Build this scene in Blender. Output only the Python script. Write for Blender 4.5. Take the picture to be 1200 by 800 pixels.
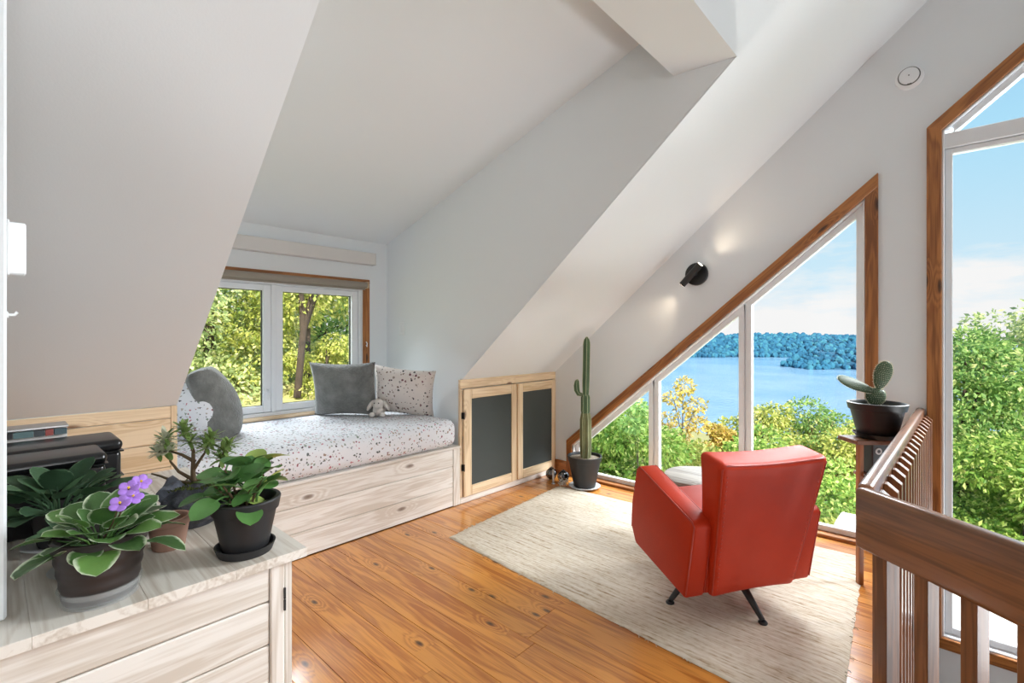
import bpy, bmesh, math, random
from mathutils import Vector, Matrix, noise
from mathutils.geometry import tessellate_polygon

for o in list(bpy.data.objects):
    bpy.data.objects.remove(o)
SC = bpy.context.scene
COL = SC.collection
R = math.radians
PI = math.pi
random.seed(7)


def srgb(r, g, b):
    f = lambda c: (c / 255 / 12.92) if c / 255 <= .04045 else ((c / 255 + .055) / 1.055) ** 2.4
    return (f(r), f(g), f(b), 1.0)


# ------------------------------------------------------------------ camera
EYE = Vector((0, 0, 1.35))
YAW = 0.743                                   # camera turned left of +Y
cam = bpy.data.cameras.new('camera')
cam.sensor_width = 36
cam.lens = 562.95 / 1200 * 36
cam.shift_y = -6.0 / 1200
cam.clip_start = .02
cam.clip_end = 4000
camo = bpy.data.objects.new('camera', cam)
COL.objects.link(camo)
camo.location = EYE
camo.rotation_euler = (PI / 2, 0, YAW)
SC.camera = camo

# ------------------------------------------------------------------ world
SC.view_settings.view_transform = 'Standard'
SC.view_settings.look = 'None'
SC.view_settings.gamma = 1
SC.view_settings.use_curve_mapping = False
SC.view_settings.exposure = 0.0
SC.cycles.use_denoising = True
SC.cycles.max_bounces = 10
SC.cycles.diffuse_bounces = 5
SC.cycles.transparent_max_bounces = 24
SC.cycles.sample_clamp_indirect = 6

world = bpy.data.worlds.new('sky')
SC.world = world
world.use_nodes = True
nt = world.node_tree
nt.nodes.clear()


def N(t, kind, **kw):
    n = t.nodes.new(kind)
    for k, v in kw.items():
        if k in n.inputs.keys():
            n.inputs[k].default_value = v
        else:
            setattr(n, k, v)
    return n


def ramp(t, stops, interp='LINEAR'):
    n = t.nodes.new('ShaderNodeValToRGB')
    cr = n.color_ramp
    cr.interpolation = interp
    while len(cr.elements) < len(stops):
        cr.elements.new(.5)
    for e, (p, c) in zip(cr.elements, stops):
        e.position = p
        e.color = c if len(c) == 4 else (*c, 1)
    return n


wtc = N(nt, 'ShaderNodeTexCoord')
wsep = N(nt, 'ShaderNodeSeparateXYZ')
nt.links.new(wtc.outputs['Generated'], wsep.inputs[0])
wr = ramp(nt, [(0.0, srgb(232, 243, 250)), (.10, srgb(208, 236, 250)), (.30, srgb(175, 226, 251)),
               (.55, srgb(138, 196, 240)), (1, srgb(95, 160, 225))])
nt.links.new(wsep.outputs['Z'], wr.inputs[0])
wmap = N(nt, 'ShaderNodeMapping')
wmap.inputs['Scale'].default_value = (2.2, 2.2, 9)
nt.links.new(wtc.outputs['Generated'], wmap.inputs[0])
wn = N(nt, 'ShaderNodeTexNoise', Scale=1.6, Detail=7.0, Roughness=.6)
nt.links.new(wmap.outputs[0], wn.inputs['Vector'])
# clouds: dense low over the horizon, thin higher up
wband = ramp(nt, [(0, (.34, .34, .34)), (.07, (.26, .26, .26)), (.17, (.0, .0, .0)), (.3, (-.02, -.02, -.02)), (1, (0, 0, 0))])
nt.links.new(wsep.outputs['Z'], wband.inputs[0])
wadd = N(nt, 'ShaderNodeMath', operation='ADD')
nt.links.new(wn.outputs['Fac'], wadd.inputs[0])
nt.links.new(wband.outputs[0], wadd.inputs[1])
wcl = ramp(nt, [(.62, (0, 0, 0)), (.8, (1, 1, 1))])
nt.links.new(wadd.outputs[0], wcl.inputs[0])
wmix = N(nt, 'ShaderNodeMixRGB')
wmix.inputs['Color2'].default_value = srgb(250, 249, 248)
nt.links.new(wcl.outputs[0], wmix.inputs['Fac'])
nt.links.new(wr.outputs[0], wmix.inputs['Color1'])
wbg = N(nt, 'ShaderNodeBackground', Strength=1.0)
nt.links.new(wmix.outputs[0], wbg.inputs['Color'])
wout = N(nt, 'ShaderNodeOutputWorld')
nt.links.new(wbg.outputs[0], wout.inputs[0])

# ------------------------------------------------------------------ lights
sun = bpy.data.lights.new('sun', 'SUN')
sun.energy = 11
sun.angle = R(.6)
sun.color = (1, .95, .84)
suno = bpy.data.objects.new('sun', sun)
COL.objects.link(suno)
suno.rotation_euler = Vector((-.62, .52, -.62)).to_track_quat('-Z', 'Y').to_euler()


def area_light(name, loc, aim, sx, sy, power, color, spread=180):
    l = bpy.data.lights.new(name, 'AREA')
    l.shape = 'RECTANGLE'
    l.size, l.size_y, l.energy, l.color = sx, sy, power, color
    l.spread = R(spread)
    o = bpy.data.objects.new(name, l)
    COL.objects.link(o)
    o.location = loc
    o.rotation_euler = (Vector(aim) - Vector(loc)).to_track_quat('-Z', 'Y').to_euler()
    return o


# added fill lamps inside the unseen stairwell, landing and rear of the room
area_light('stairwell_fill', (4.4, 1.2, -2.3), (-2.6, .9, 1.4), 2.4, 2.4, 46, (.94, .98, 1), 130)
area_light('stair_side_fill', (3.6, 3.2, -.95), (-2.4, 2.0, 2.0), 1.0, .7, 34, (.94, .98, 1), 130)
area_light('landing_fill', (2.4, .3, 1.9), (-1.5, .2, .7), 1.6, 1.6, 21, (.96, .985, 1), 110)
area_light('rear_fill', (1.6, -3.1, 1.2), (-1.8, 1.2, 1.2), 3.2, 2.0, 27, (.94, .98, 1))
area_light('dormer_daylight_boost', (-5.5, 1.55, 2.9), (-3.3, 1.6, .8), 2.0, 1.2, 165, (.92, .97, 1))  # from here on: added lamps out of view, boosting daylight through the windows
area_light('gable_daylight_boost', (-1.7, 6.0, 3.2), (-1.6, 2.4, .3), 2.6, 1.6, 410, (.94, .98, 1))
area_light('tall_window_daylight_boost', (1.8, 6.0, 3.4), (-1.6, .6, .75), 2.0, 1.8, 820, (.95, .98, 1))


# ------------------------------------------------------------------ materials
def newmat(name):
    m = bpy.data.materials.new(name)
    m.use_nodes = True
    t = m.node_tree
    b = t.nodes['Principled BSDF']
    return m, t, b


def plain(name, col, rough=.5, metal=0.0, spec=.5, bump=0.0, bscale=60, vary=0.0, vscale=4, coat=0.0, sheen=0.0):
    m, t, b = newmat(name)
    b.inputs['Base Color'].default_value = col
    b.inputs['Roughness'].default_value = rough
    b.inputs['Metallic'].default_value = metal
    b.inputs['Specular IOR Level'].default_value = spec
    b.inputs['Coat Weight'].default_value = coat
    b.inputs['Coat Roughness'].default_value = .15
    b.inputs['Sheen Weight'].default_value = sheen
    tc = N(t, 'ShaderNodeTexCoord')
    if vary:
        n = N(t, 'ShaderNodeTexNoise', Scale=vscale, Detail=6.0, Roughness=.6)
        t.links.new(tc.outputs['Object'], n.inputs['Vector'])
        lo = tuple(c * (1 - vary) for c in col[:3])
        hi = tuple(min(1, c * (1 + vary)) for c in col[:3])
        r = ramp(t, [(.3, lo), (.7, hi)])
        t.links.new(n.outputs['Fac'], r.inputs[0])
        t.links.new(r.outputs[0], b.inputs['Base Color'])
    if bump:
        n = N(t, 'ShaderNodeTexNoise', Scale=bscale, Detail=4.0)
        t.links.new(tc.outputs['Object'], n.inputs['Vector'])
        bp = N(t, 'ShaderNodeBump', Strength=bump, Distance=.01)
        t.links.new(n.outputs['Fac'], bp.inputs['Height'])
        t.links.new(bp.outputs[0], b.inputs['Normal'])
    return m


def wood(name, light, dark, knot, rough=.5, tone=.12, knots=.8, cell=(.32, .13), grain=1.0, coat=0.0, long='X', kradius=.16):
    """Planks are modelled with their length on local X (or another axis) and their face in local XY."""
    m, t, b = newmat(name)
    tc = N(t, 'ShaderNodeTexCoord')
    oi = N(t, 'ShaderNodeObjectInfo')
    off = N(t, 'ShaderNodeVectorMath', operation='SCALE')
    comb = N(t, 'ShaderNodeCombineXYZ')
    for i, k in enumerate((13.0, 29.0, 7.0)):
        mu = N(t, 'ShaderNodeMath', operation='MULTIPLY')
        mu.inputs[1].default_value = k
        t.links.new(oi.outputs['Random'], mu.inputs[0])
        t.links.new(mu.outputs[0], comb.inputs[i])
    add = N(t, 'ShaderNodeVectorMath', operation='ADD')
    src = tc.outputs['Object']
    if long != 'X':
        sp = N(t, 'ShaderNodeSeparateXYZ')
        cb = N(t, 'ShaderNodeCombineXYZ')
        t.links.new(src, sp.inputs[0])
        order = {'Y': 'YXZ', 'Z': 'ZXY'}[long]
        for i, ax in enumerate(order):
            t.links.new(sp.outputs[ax], cb.inputs[i])
        src = cb.outputs[0]
    t.links.new(src, add.inputs[0])
    t.links.new(comb.outputs[0], add.inputs[1])
    # knots
    mk = N(t, 'ShaderNodeMapping')
    mk.inputs['Scale'].default_value = (1 / cell[0], 1 / cell[1], 0)
    t.links.new(add.outputs[0], mk.inputs[0])
    vo = N(t, 'ShaderNodeTexVoronoi', voronoi_dimensions='2D', Scale=1.0, Randomness=.9)
    t.links.new(mk.outputs[0], vo.inputs['Vector'])
    csep = N(t, 'ShaderNodeSeparateColor')
    t.links.new(vo.outputs['Color'], csep.inputs[0])
    has = N(t, 'ShaderNodeMath', operation='GREATER_THAN')
    has.inputs[1].default_value = knots
    t.links.new(csep.outputs[0], has.inputs[0])
    # grain rings bend round the knots
    warp = ramp(t, [(0, (1, 1, 1)), (.45, (0, 0, 0))], 'EASE')
    t.links.new(vo.outputs['Distance'], warp.inputs[0])
    wk = N(t, 'ShaderNodeMath', operation='MULTIPLY')
    t.links.new(warp.outputs[0], wk.inputs[0])
    t.links.new(has.outputs[0], wk.inputs[1])
    mg = N(t, 'ShaderNodeMapping')
    mg.inputs['Scale'].default_value = (1.1, 13, 13)
    t.links.new(add.outputs[0], mg.inputs[0])
    n1 = N(t, 'ShaderNodeTexNoise', Scale=1.0, Detail=3.0, Roughness=.5, Distortion=.4)
    t.links.new(mg.outputs[0], n1.inputs['Vector'])
    bend = N(t, 'ShaderNodeMath', operation='MULTIPLY_ADD')
    bend.inputs[1].default_value = .45
    t.links.new(wk.outputs[0], bend.inputs[0])
    t.links.new(n1.outputs['Fac'], bend.inputs[2])
    ring = N(t, 'ShaderNodeMath', operation='MULTIPLY')
    ring.inputs[1].default_value = 40.0 * grain
    t.links.new(bend.outputs[0], ring.inputs[0])
    sn = N(t, 'ShaderNodeMath', operation='SINE')
    t.links.new(ring.outputs[0], sn.inputs[0])
    fine = N(t, 'ShaderNodeMapping')
    fine.inputs['Scale'].default_value = (4, 160, 160)
    t.links.new(add.outputs[0], fine.inputs[0])
    n2 = N(t, 'ShaderNodeTexNoise', Scale=1.0, Detail=3.0)
    t.links.new(fine.outputs[0], n2.inputs['Vector'])
    mixf = N(t, 'ShaderNodeMath', operation='MULTIPLY_ADD')
    mixf.inputs[1].default_value = .11
    t.links.new(sn.outputs[0], mixf.inputs[0])
    t.links.new(n1.outputs['Fac'], mixf.inputs[2])
    mixg = N(t, 'ShaderNodeMath', operation='MULTIPLY_ADD')
    mixg.inputs[1].default_value = .6
    t.links.new(n2.outputs['Fac'], mixg.inputs[0])
    t.links.new(mixf.outputs[0], mixg.inputs[2])
    cr = ramp(t, [(.66, light), (1.0, dark)])
    t.links.new(mixg.outputs[0], cr.inputs[0])
    # tone differs from board to board
    hsv = N(t, 'ShaderNodeHueSaturation')
    tr = N(t, 'ShaderNodeMapRange')
    tr.inputs['To Min'].default_value = 1 - tone
    tr.inputs['To Max'].default_value = 1 + tone * .7
    t.links.new(oi.outputs['Random'], tr.inputs['Value'])
    t.links.new(tr.outputs[0], hsv.inputs['Value'])
    t.links.new(cr.outputs[0], hsv.inputs['Color'])
    kr = ramp(t, [(0, (1, 1, 1)), (kradius * .55, (.75, .75, .75)), (kradius, (0, 0, 0))])
    t.links.new(vo.outputs['Distance'], kr.inputs[0])
    kf = N(t, 'ShaderNodeMath', operation='MULTIPLY')
    t.links.new(kr.outputs[0], kf.inputs[0])
    t.links.new(has.outputs[0], kf.inputs[1])
    mx = N(t, 'ShaderNodeMixRGB')
    mx.inputs['Color2'].default_value = knot
    t.links.new(kf.outputs[0], mx.inputs['Fac'])
    t.links.new(hsv.outputs[0], mx.inputs['Color1'])
    t.links.new(mx.outputs[0], b.inputs['Base Color'])
    b.inputs['Roughness'].default_value = rough
    b.inputs['Coat Weight'].default_value = coat
    b.inputs['Coat Roughness'].default_value = .12
    bp = N(t, 'ShaderNodeBump', Strength=.12, Distance=.003)
    t.links.new(mixg.outputs[0], bp.inputs['Height'])
    t.links.new(bp.outputs[0], b.inputs['Normal'])
    return m


def terrazzo_fabric(name, base, scale, cols, size=(.10, .42), bumps=.1):
    m, t, b = newmat(name)
    tc = N(t, 'ShaderNodeTexCoord')
    nz = N(t, 'ShaderNodeTexNoise', Scale=scale * 1.5, Detail=1.0)
    t.links.new(tc.outputs['Object'], nz.inputs['Vector'])
    mx0 = N(t, 'ShaderNodeVectorMath', operation='MULTIPLY_ADD')
    mx0.inputs[1].default_value = (.018,) * 3
    t.links.new(nz.outputs['Color'], mx0.inputs[0])
    t.links.new(tc.outputs['Object'], mx0.inputs[2])
    vo = N(t, 'ShaderNodeTexVoronoi', Scale=scale, Randomness=.75)
    t.links.new(mx0.outputs[0], vo.inputs['Vector'])
    sep = N(t, 'ShaderNodeSeparateColor')
    t.links.new(vo.outputs['Color'], sep.inputs[0])
    mr = N(t, 'ShaderNodeMapRange')
    mr.inputs['To Min'].default_value, mr.inputs['To Max'].default_value = size
    t.links.new(sep.outputs[1], mr.inputs['Value'])
    lt = N(t, 'ShaderNodeMath', operation='LESS_THAN')
    t.links.new(vo.outputs['Distance'], lt.inputs[0])
    t.links.new(mr.outputs[0], lt.inputs[1])
    k = len(cols)
    cr = ramp(t, [(i / k, c) for i, c in enumerate(cols)], 'CONSTANT')
    t.links.new(sep.outputs[0], cr.inputs[0])
    mx = N(t, 'ShaderNodeMixRGB')
    mx.inputs['Color1'].default_value = base
    t.links.new(lt.outputs[0], mx.inputs['Fac'])
    t.links.new(cr.outputs[0], mx.inputs['Color2'])
    t.links.new(mx.outputs[0], b.inputs['Base Color'])
    b.inputs['Roughness'].default_value = .9
    b.inputs['Specular IOR Level'].default_value = .15
    n = N(t, 'ShaderNodeTexNoise', Scale=9.0, Detail=3.0)
    t.links.new(tc.outputs['Object'], n.inputs['Vector'])
    bp = N(t, 'ShaderNodeBump', Strength=bumps, Distance=.04)
    t.links.new(n.outputs['Fac'], bp.inputs['Height'])
    t.links.new(bp.outputs[0], b.inputs['Normal'])
    return m


def leafmat(name, stops, edge=None, rough=.5, trans=.25, vein=None):
    m, t, b = newmat(name)
    g = N(t, 'ShaderNodeNewGeometry')
    cr = ramp(t, stops)
    col = cr.outputs[0]
    if edge is None:
        t.links.new(g.outputs['Random Per Island'], cr.inputs[0])
    else:
        oi = N(t, 'ShaderNodeObjectInfo')
        t.links.new(oi.outputs['Random'], cr.inputs[0])
        at = N(t, 'ShaderNodeAttribute', attribute_name='edge')
        tc = N(t, 'ShaderNodeTexCoord')
        nz = N(t, 'ShaderNodeTexNoise', Scale=60.0, Detail=3.0)
        t.links.new(tc.outputs['Object'], nz.inputs['Vector'])
        ad = N(t, 'ShaderNodeMath', operation='MULTIPLY_ADD')
        ad.inputs[1].default_value = .55
        t.links.new(nz.outputs['Fac'], ad.inputs[0])
        t.links.new(at.outputs['Fac'], ad.inputs[2])
        mr = N(t, 'ShaderNodeMapRange')
        mr.inputs['From Min'].default_value = edge[1]
        mr.inputs['From Max'].default_value = edge[1] + .22
        t.links.new(ad.outputs[0], mr.inputs['Value'])
        mx = N(t, 'ShaderNodeMixRGB')
        mx.inputs['Color2'].default_value = edge[0]
        t.links.new(mr.outputs[0], mx.inputs['Fac'])
        t.links.new(col, mx.inputs['Color1'])
        col = mx.outputs[0]
        bp = N(t, 'ShaderNodeBump', Strength=.35, Distance=.004)
        t.links.new(nz.outputs['Fac'], bp.inputs['Height'])
        t.links.new(bp.outputs[0], b.inputs['Normal'])
    t.links.new(col, b.inputs['Base Color'])
    b.inputs['Roughness'].default_value = rough
    b.inputs['Specular IOR Level'].default_value = .35
    tl = N(t, 'ShaderNodeBsdfTranslucent')
    t.links.new(col, tl.inputs['Color'])
    ms = N(t, 'ShaderNodeMixShader')
    ms.inputs[0].default_value = trans
    out = t.nodes['Material Output']
    t.links.new(b.outputs[0], ms.inputs[1])
    t.links.new(tl.outputs[0], ms.inputs[2])
    t.links.new(ms.outputs[0], out.inputs[0])
    return m


def glassmat(name, tint=(1, 1, 1, 1), refl=.06):
    m, t, b = newmat(name)
    t.nodes.remove(b)
    tr = N(t, 'ShaderNodeBsdfTransparent')
    tr.inputs[0].default_value = tint
    gl = N(t, 'ShaderNodeBsdfGlossy', Roughness=.02)
    fr = N(t, 'ShaderNodeFresnel', IOR=1.45)
    mu = N(t, 'ShaderNodeMath', operation='MULTIPLY')
    mu.inputs[1].default_value = refl / .06
    t.links.new(fr.outputs[0], mu.inputs[0])
    ms = N(t, 'ShaderNodeMixShader')
    t.links.new(mu.outputs[0], ms.inputs[0])
    t.links.new(tr.outputs[0], ms.inputs[1])
    t.links.new(gl.outputs[0], ms.inputs[2])
    t.links.new(ms.outputs[0], t.nodes['Material Output'].inputs[0])
    return m


M = {}
M['wall'] = plain('wall_paint', (.80, .835, .855, 1), .75, spec=.2, bump=.04, bscale=160)
M['white'] = plain('white_frame', (.82, .84, .86, 1), .35)
M['floor'] = wood('floor_pine', srgb(216, 146, 68), srgb(172, 100, 36), srgb(58, 30, 14), .30, .10, .80, (.30, .13), coat=.6, kradius=.11)
M['subfloor'] = plain('subfloor', srgb(150, 95, 45), .5)
M['pine'] = wood('whitewashed_pine', srgb(238, 233, 226), srgb(212, 201, 188), srgb(124, 104, 90), .55, .03, .78, (.38, .14), kradius=.12)
M['pine_top'] = wood('whitewashed_pine_top', srgb(236, 230, 221), srgb(206, 194, 180), srgb(136, 118, 104), .5, .03, .8, (.34, .12), grain=1.3, kradius=.11)
M['pine_warm'] = wood('warm_pine', srgb(238, 214, 180), srgb(214, 184, 144), srgb(130, 96, 66), .5, .05, .75, (.36, .13), kradius=.12)
M['trim'] = wood('stained_pine_trim', srgb(178, 116, 62), srgb(128, 76, 36), srgb(52, 28, 14), .42, .05, .72, (.4, .1), kradius=.13)
M['rail'] = wood('railing_wood', srgb(142, 92, 56), srgb(98, 58, 32), srgb(60, 33, 18), 0.38, .06, .8, (.4, .1), coat=.5, kradius=.13)
M['chalk'] = plain('dark_green_panel', srgb(62, 68, 66), .6, vary=.06, vscale=3)
M['black_metal'] = plain('black_metal', (.012, .012, .013, 1), .38, spec=.5)
M['black_box'] = plain('black_enamel', (.006, .006, .007, 1), .28, spec=.5)
M['steel'] = plain('brushed_steel', (.6, .6, .6, 1), .3, metal=1)
M['chrome'] = plain('chrome', (.16, .16, .17, 1), .1, metal=1)
M['leather'] = plain('red_leather', srgb(184, 50, 20), .45, spec=.2, bump=.10, bscale=320, vary=.08, vscale=5)
M['piping'] = plain('red_piping', srgb(172, 48, 24), .45)
M['black_plastic'] = plain('black_plastic', (.016, .016, .017, 1), .45)
M['pot_matte'] = plain('charcoal_pot', (.020, .020, .022, 1), .55, vary=.2)
M['pot_brown'] = plain('dark_brown_pot', srgb(52, 44, 42), .5, vary=.1)
M['clay'] = plain('clay_pot', srgb(150, 115, 98), .7)
M['soil'] = plain('soil', srgb(48, 38, 30), .95, bump=.8, bscale=90, vary=.4, vscale=50)
M['gravel'] = plain('gravel', srgb(150, 138, 122), .95, bump=.8, bscale=70, vary=.4, vscale=40)
M['rock'] = plain('dark_rock', srgb(64, 66, 74), .5, bump=.9, bscale=35, vary=.45, vscale=18)
M['saucer'] = plain('white_saucer', srgb(205, 205, 205), .4)
M['clear'] = plain('clear_plastic', (.75, .78, .78, 1), .12)
_b = M['clear'].node_tree.nodes['Principled BSDF']
_b.inputs['Alpha'].default_value = .22
M['fabric'] = terrazzo_fabric('terrazzo_cotton', srgb(226, 227, 231), 48, [
    srgb(104, 108, 108), srgb(160, 138, 124), srgb(146, 92, 104), srgb(138, 152, 140), srgb(180, 170, 162), srgb(88, 80, 86), srgb(188, 128, 140), srgb(150, 154, 162)], (.16, .42))
M['fabric2'] = terrazzo_fabric('speckled_pillow_cotton', srgb(222, 214, 208), 38, [
    srgb(64, 62, 66), srgb(128, 108, 98), srgb(120, 80, 88), srgb(96, 96, 96), srgb(158, 146, 138)], (.12, .38), .25)
M['fur'] = plain('grey_fur', srgb(122, 123, 120), .9, spec=.1, bump=.9, bscale=70, vary=.35, vscale=9, sheen=.4)
M['plush'] = plain('white_plush', srgb(222, 214, 206), .95, spec=.1, bump=.9, bscale=90, sheen=.3)
M['valance'] = plain('grey_cassette', srgb(214, 210, 206), .6)
M['blind'] = plain('taupe_blind', srgb(148, 138, 126), .7)
M['concrete'] = plain('concrete', srgb(196, 196, 186), .9, bump=.3, bscale=40, vary=.12)
M['terrace'] = plain('pale_terrace', (.82, .82, .8, 1), .9, vary=.05)
M['bark'] = plain('bark', srgb(62, 50, 40), .95, bump=.8, bscale=30, vary=.3, vscale=8)
M['stem'] = plain('plant_stem', srgb(92, 74, 52), .8, vary=.2, vscale=30)
M['stool_wood'] = wood('grey_driftwood', srgb(178, 170, 160), srgb(128, 120, 112), srgb(84, 76, 70), .6, .03, .8, (.3, .2))
M['glass'] = glassmat('window_glass', (.985, .995, 1, 1), .05)
M['emit'], _t, _bb = newmat('lamp_glow')
_bb.inputs['Emission Color'].default_value = (1, .88, .7, 1)
_bb.inputs['Emission Strength'].default_value = 6
M['flower'] = plain('violet_petal', srgb(168, 124, 216), .6, vary=.2, vscale=60)
M['stamen'] = plain('yellow_stamen', srgb(230, 190, 50), .6)
M['violet_leaf'] = leafmat('variegated_leaf', [(0, srgb(62, 92, 50)), (.5, srgb(78, 118, 60)), (1, srgb(104, 146, 72))], (srgb(198, 212, 182), 1.04), .5, .12)
M['dark_leaf'] = leafmat('dark_violet_leaf', [(0, srgb(54, 82, 58)), (.5, srgb(70, 102, 70)), (1, srgb(88, 122, 82))], (srgb(136, 164, 130), 1.2), .6, .1)
M['fig_leaf'] = leafmat('glossy_leaf', [(0, srgb(70, 112, 58)), (.5, srgb(98, 146, 80)), (.85, srgb(130, 172, 100)), (1, srgb(176, 192, 90))], (srgb(120, 160, 110), 1.42), .32, .14)
M['succulent'] = leafmat('narrow_leaf', [(0, srgb(84, 112, 62)), (.6, srgb(124, 150, 84)), (1, srgb(172, 186, 122))], None, .4, .1)
M['pale_succulent'] = leafmat('cream_leaf', [(0, srgb(120, 132, 92)), (.5, srgb(205, 208, 180)), (1, srgb(236, 232, 214))], None, .4, .1)
M['moss'] = leafmat('moss', [(0, srgb(58, 72, 36)), (1, srgb(112, 122, 58))], None, .8, .1)
M['cactus'] = plain('cactus_skin', srgb(72, 98, 66), .55, vary=.22, vscale=14)
M['cactus_old'] = plain('cactus_old_skin', srgb(112, 116, 78), .65, vary=.3, vscale=12)
M['rib_edge'] = plain('cactus_rib_edge', srgb(176, 182, 150), .8)
M['opuntia'] = plain('opuntia_skin', srgb(66, 88, 62), .55, vary=.15, vscale=20)
M['spine'] = plain('cactus_spine', srgb(226, 224, 200), .8)


# ------------------------------------------------------------------ object helpers
def wm(o):
    m = o.matrix_basis.copy()
    while o.parent:
        o = o.parent
        m = o.matrix_basis @ m
    return m


def tag(o, label=None, cat=None, group=None, kind=None):
    for k, v in (('label', label), ('category', cat), ('group', group), ('kind', kind)):
        if v:
            o[k] = v
    return o


def thing(name, label=None, cat=None, loc=(0, 0, 0), rz=0.0, group=None, kind=None):
    o = bpy.data.objects.new(name, None)
    o.empty_display_size = .1
    COL.objects.link(o)
    o.matrix_basis = Matrix.Translation(loc) @ Matrix.Rotation(rz, 4, 'Z')
    return tag(o, label, cat, group, kind)


def put(name, me, parent=None, mw=None, local=None):
    o = bpy.data.objects.new(name, me)
    COL.objects.link(o)
    if parent:
        o.parent = parent
    if local is not None:
        o.matrix_basis = local
    else:
        mw = mw or Matrix()
        o.matrix_basis = (wm(parent).inverted() @ mw) if parent else mw
    return o


def to_mesh(name, bm, m, smooth=None):
    bmesh.ops.recalc_face_normals(bm, faces=bm.faces)
    me = bpy.data.meshes.new(name)
    bm.to_mesh(me)
    bm.free()
    for mm in (m if isinstance(m, (list, tuple)) else [m]):
        me.materials.append(mm)
    if smooth:
        me.polygons.foreach_set('use_smooth', [True] * len(me.polygons))
        if smooth < 170:
            me.set_sharp_from_angle(angle=R(smooth))
    return me


def obj(name, bm, m, parent=None, mw=None, local=None, smooth=None):
    return put(name, to_mesh(name, bm, m, smooth), parent, mw, local)


def box(bm, x0, x1, y0, y1, z0, z1, bev=0.0, seg=1, mat=None):
    r = bmesh.ops.create_cube(bm, size=1)
    vs = r['verts']
    for v in vs:
        v.co = Vector(((x0 + x1) / 2 + v.co.x * (x1 - x0), (y0 + y1) / 2 + v.co.y * (y1 - y0), (z0 + z1) / 2 + v.co.z * (z1 - z0)))
    out = vs
    if bev:
        es = {e for v in vs for e in v.link_edges}
        rr = bmesh.ops.bevel(bm, geom=list(es), offset=bev, segments=seg, affect='EDGES', profile=.5)
        out = list({v for f in rr['faces'] for v in f.verts} | {v for v in vs if v.is_valid})
    if mat is not None:
        for v in out:
            v.co = mat @ v.co
    return out


def bx(*a, **k):
    bm = bmesh.new()
    box(bm, *a, **k)
    return bm


def prism(bm, pts, lo, hi, axis='y', bev=0.0, seg=1):
    """Polygon in the plane across <axis>, extruded from lo to hi.  pts: (x,z) for y, (y,z) for x, (x,y) for z."""
    mk = {'y': lambda p, h: (p[0], h, p[1]), 'x': lambda p, h: (h, p[0], p[1]), 'z': lambda p, h: (p[0], p[1], h)}[axis]
    a = [bm.verts.new(mk(p, lo)) for p in pts]
    b = [bm.verts.new(mk(p, hi)) for p in pts]
    n = len(pts)
    fs = [bm.faces.new(a), bm.faces.new(b[::-1])]
    for i in range(n):
        fs.append(bm.faces.new((a[i], b[i], b[(i + 1) % n], a[(i + 1) % n])))
    bmesh.ops.recalc_face_normals(bm, faces=fs)
    if bev:
        es = {e for f in fs for e in f.edges}
        bmesh.ops.bevel(bm, geom=list(es), offset=bev, segments=seg, affect='EDGES', profile=.5)


def holed(bm, outer, holes, lo, hi, axis='y'):
    """Extruded polygon with polygonal holes."""
    mk = {'y': lambda p, h: (p[0], h, p[1]), 'x': lambda p, h: (h, p[0], p[1]), 'z': lambda p, h: (p[0], p[1], h)}[axis]
    loops = [outer] + holes
    flat = [p for l in loops for p in l]
    tris = tessellate_polygon([[Vector((p[0], p[1], 0)) for p in l] for l in loops])
    a = [bm.verts.new(mk(p, lo)) for p in flat]
    b = [bm.verts.new(mk(p, hi)) for p in flat]
    for t in tris:
        bm.faces.new([a[i] for i in t])
        bm.faces.new([b[i] for i in reversed(t)])
    k = 0
    for l in loops:
        n = len(l)
        for i in range(n):
            j = (i + 1) % n
            bm.faces.new((a[k + i], b[k + i], b[k + j], a[k + j]))
        k += n


def lathe(bm, prof, c=(0, 0, 0), seg=28, fn=None, cap=True):
    rings = []
    for r, z in prof:
        ring = []
        for i in range(seg):
            th = 2 * PI * i / seg
            rr = r if fn is None else r * fn(th, z)
            ring.append(bm.verts.new((c[0] + rr * math.cos(th), c[1] + rr * math.sin(th), c[2] + z)))
        rings.append(ring)
    for k in range(len(rings) - 1):
        for i in range(seg):
            j = (i + 1) % seg
            bm.faces.new((rings[k][i], rings[k][j], rings[k + 1][j], rings[k + 1][i]))
    if cap:
        bm.faces.new(rings[0][::-1])
        bm.faces.new(rings[-1])
    return rings


def tube(bm, pts, rad, seg=8, cap=True):
    pts = [Vector(p) for p in pts]
    if not isinstance(rad, (list, tuple)):
        rad = [rad] * len(pts)
    rings = []
    up = None
    for i, p in enumerate(pts):
        d = (pts[min(i + 1, len(pts) - 1)] - pts[max(i - 1, 0)]).normalized()
        if up is None:
            up = d.orthogonal().normalized()
        up = (up - d * up.dot(d))
        up = up.normalized() if up.length > 1e-6 else d.orthogonal().normalized()
        s = d.cross(up)
        rings.append([bm.verts.new(p + (up * math.cos(2 * PI * k / seg) + s * math.sin(2 * PI * k / seg)) * rad[i]) for k in range(seg)])
    for a, b in zip(rings, rings[1:]):
        for k in range(seg):
            j = (k + 1) % seg
            bm.faces.new((a[k], a[j], b[j], b[k]))
    if cap:
        bm.faces.new(rings[0][::-1])
        bm.faces.new(rings[-1])


_ICO = {}


def ico(sub):
    if sub not in _ICO:
        b = bmesh.new()
        bmesh.ops.create_icosphere(b, subdivisions=sub, radius=1)
        b.verts.ensure_lookup_table()
        _ICO[sub] = ([v.co.copy() for v in b.verts], [[v.index for v in f.verts] for f in b.faces])
        b.free()
    return _ICO[sub]


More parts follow.
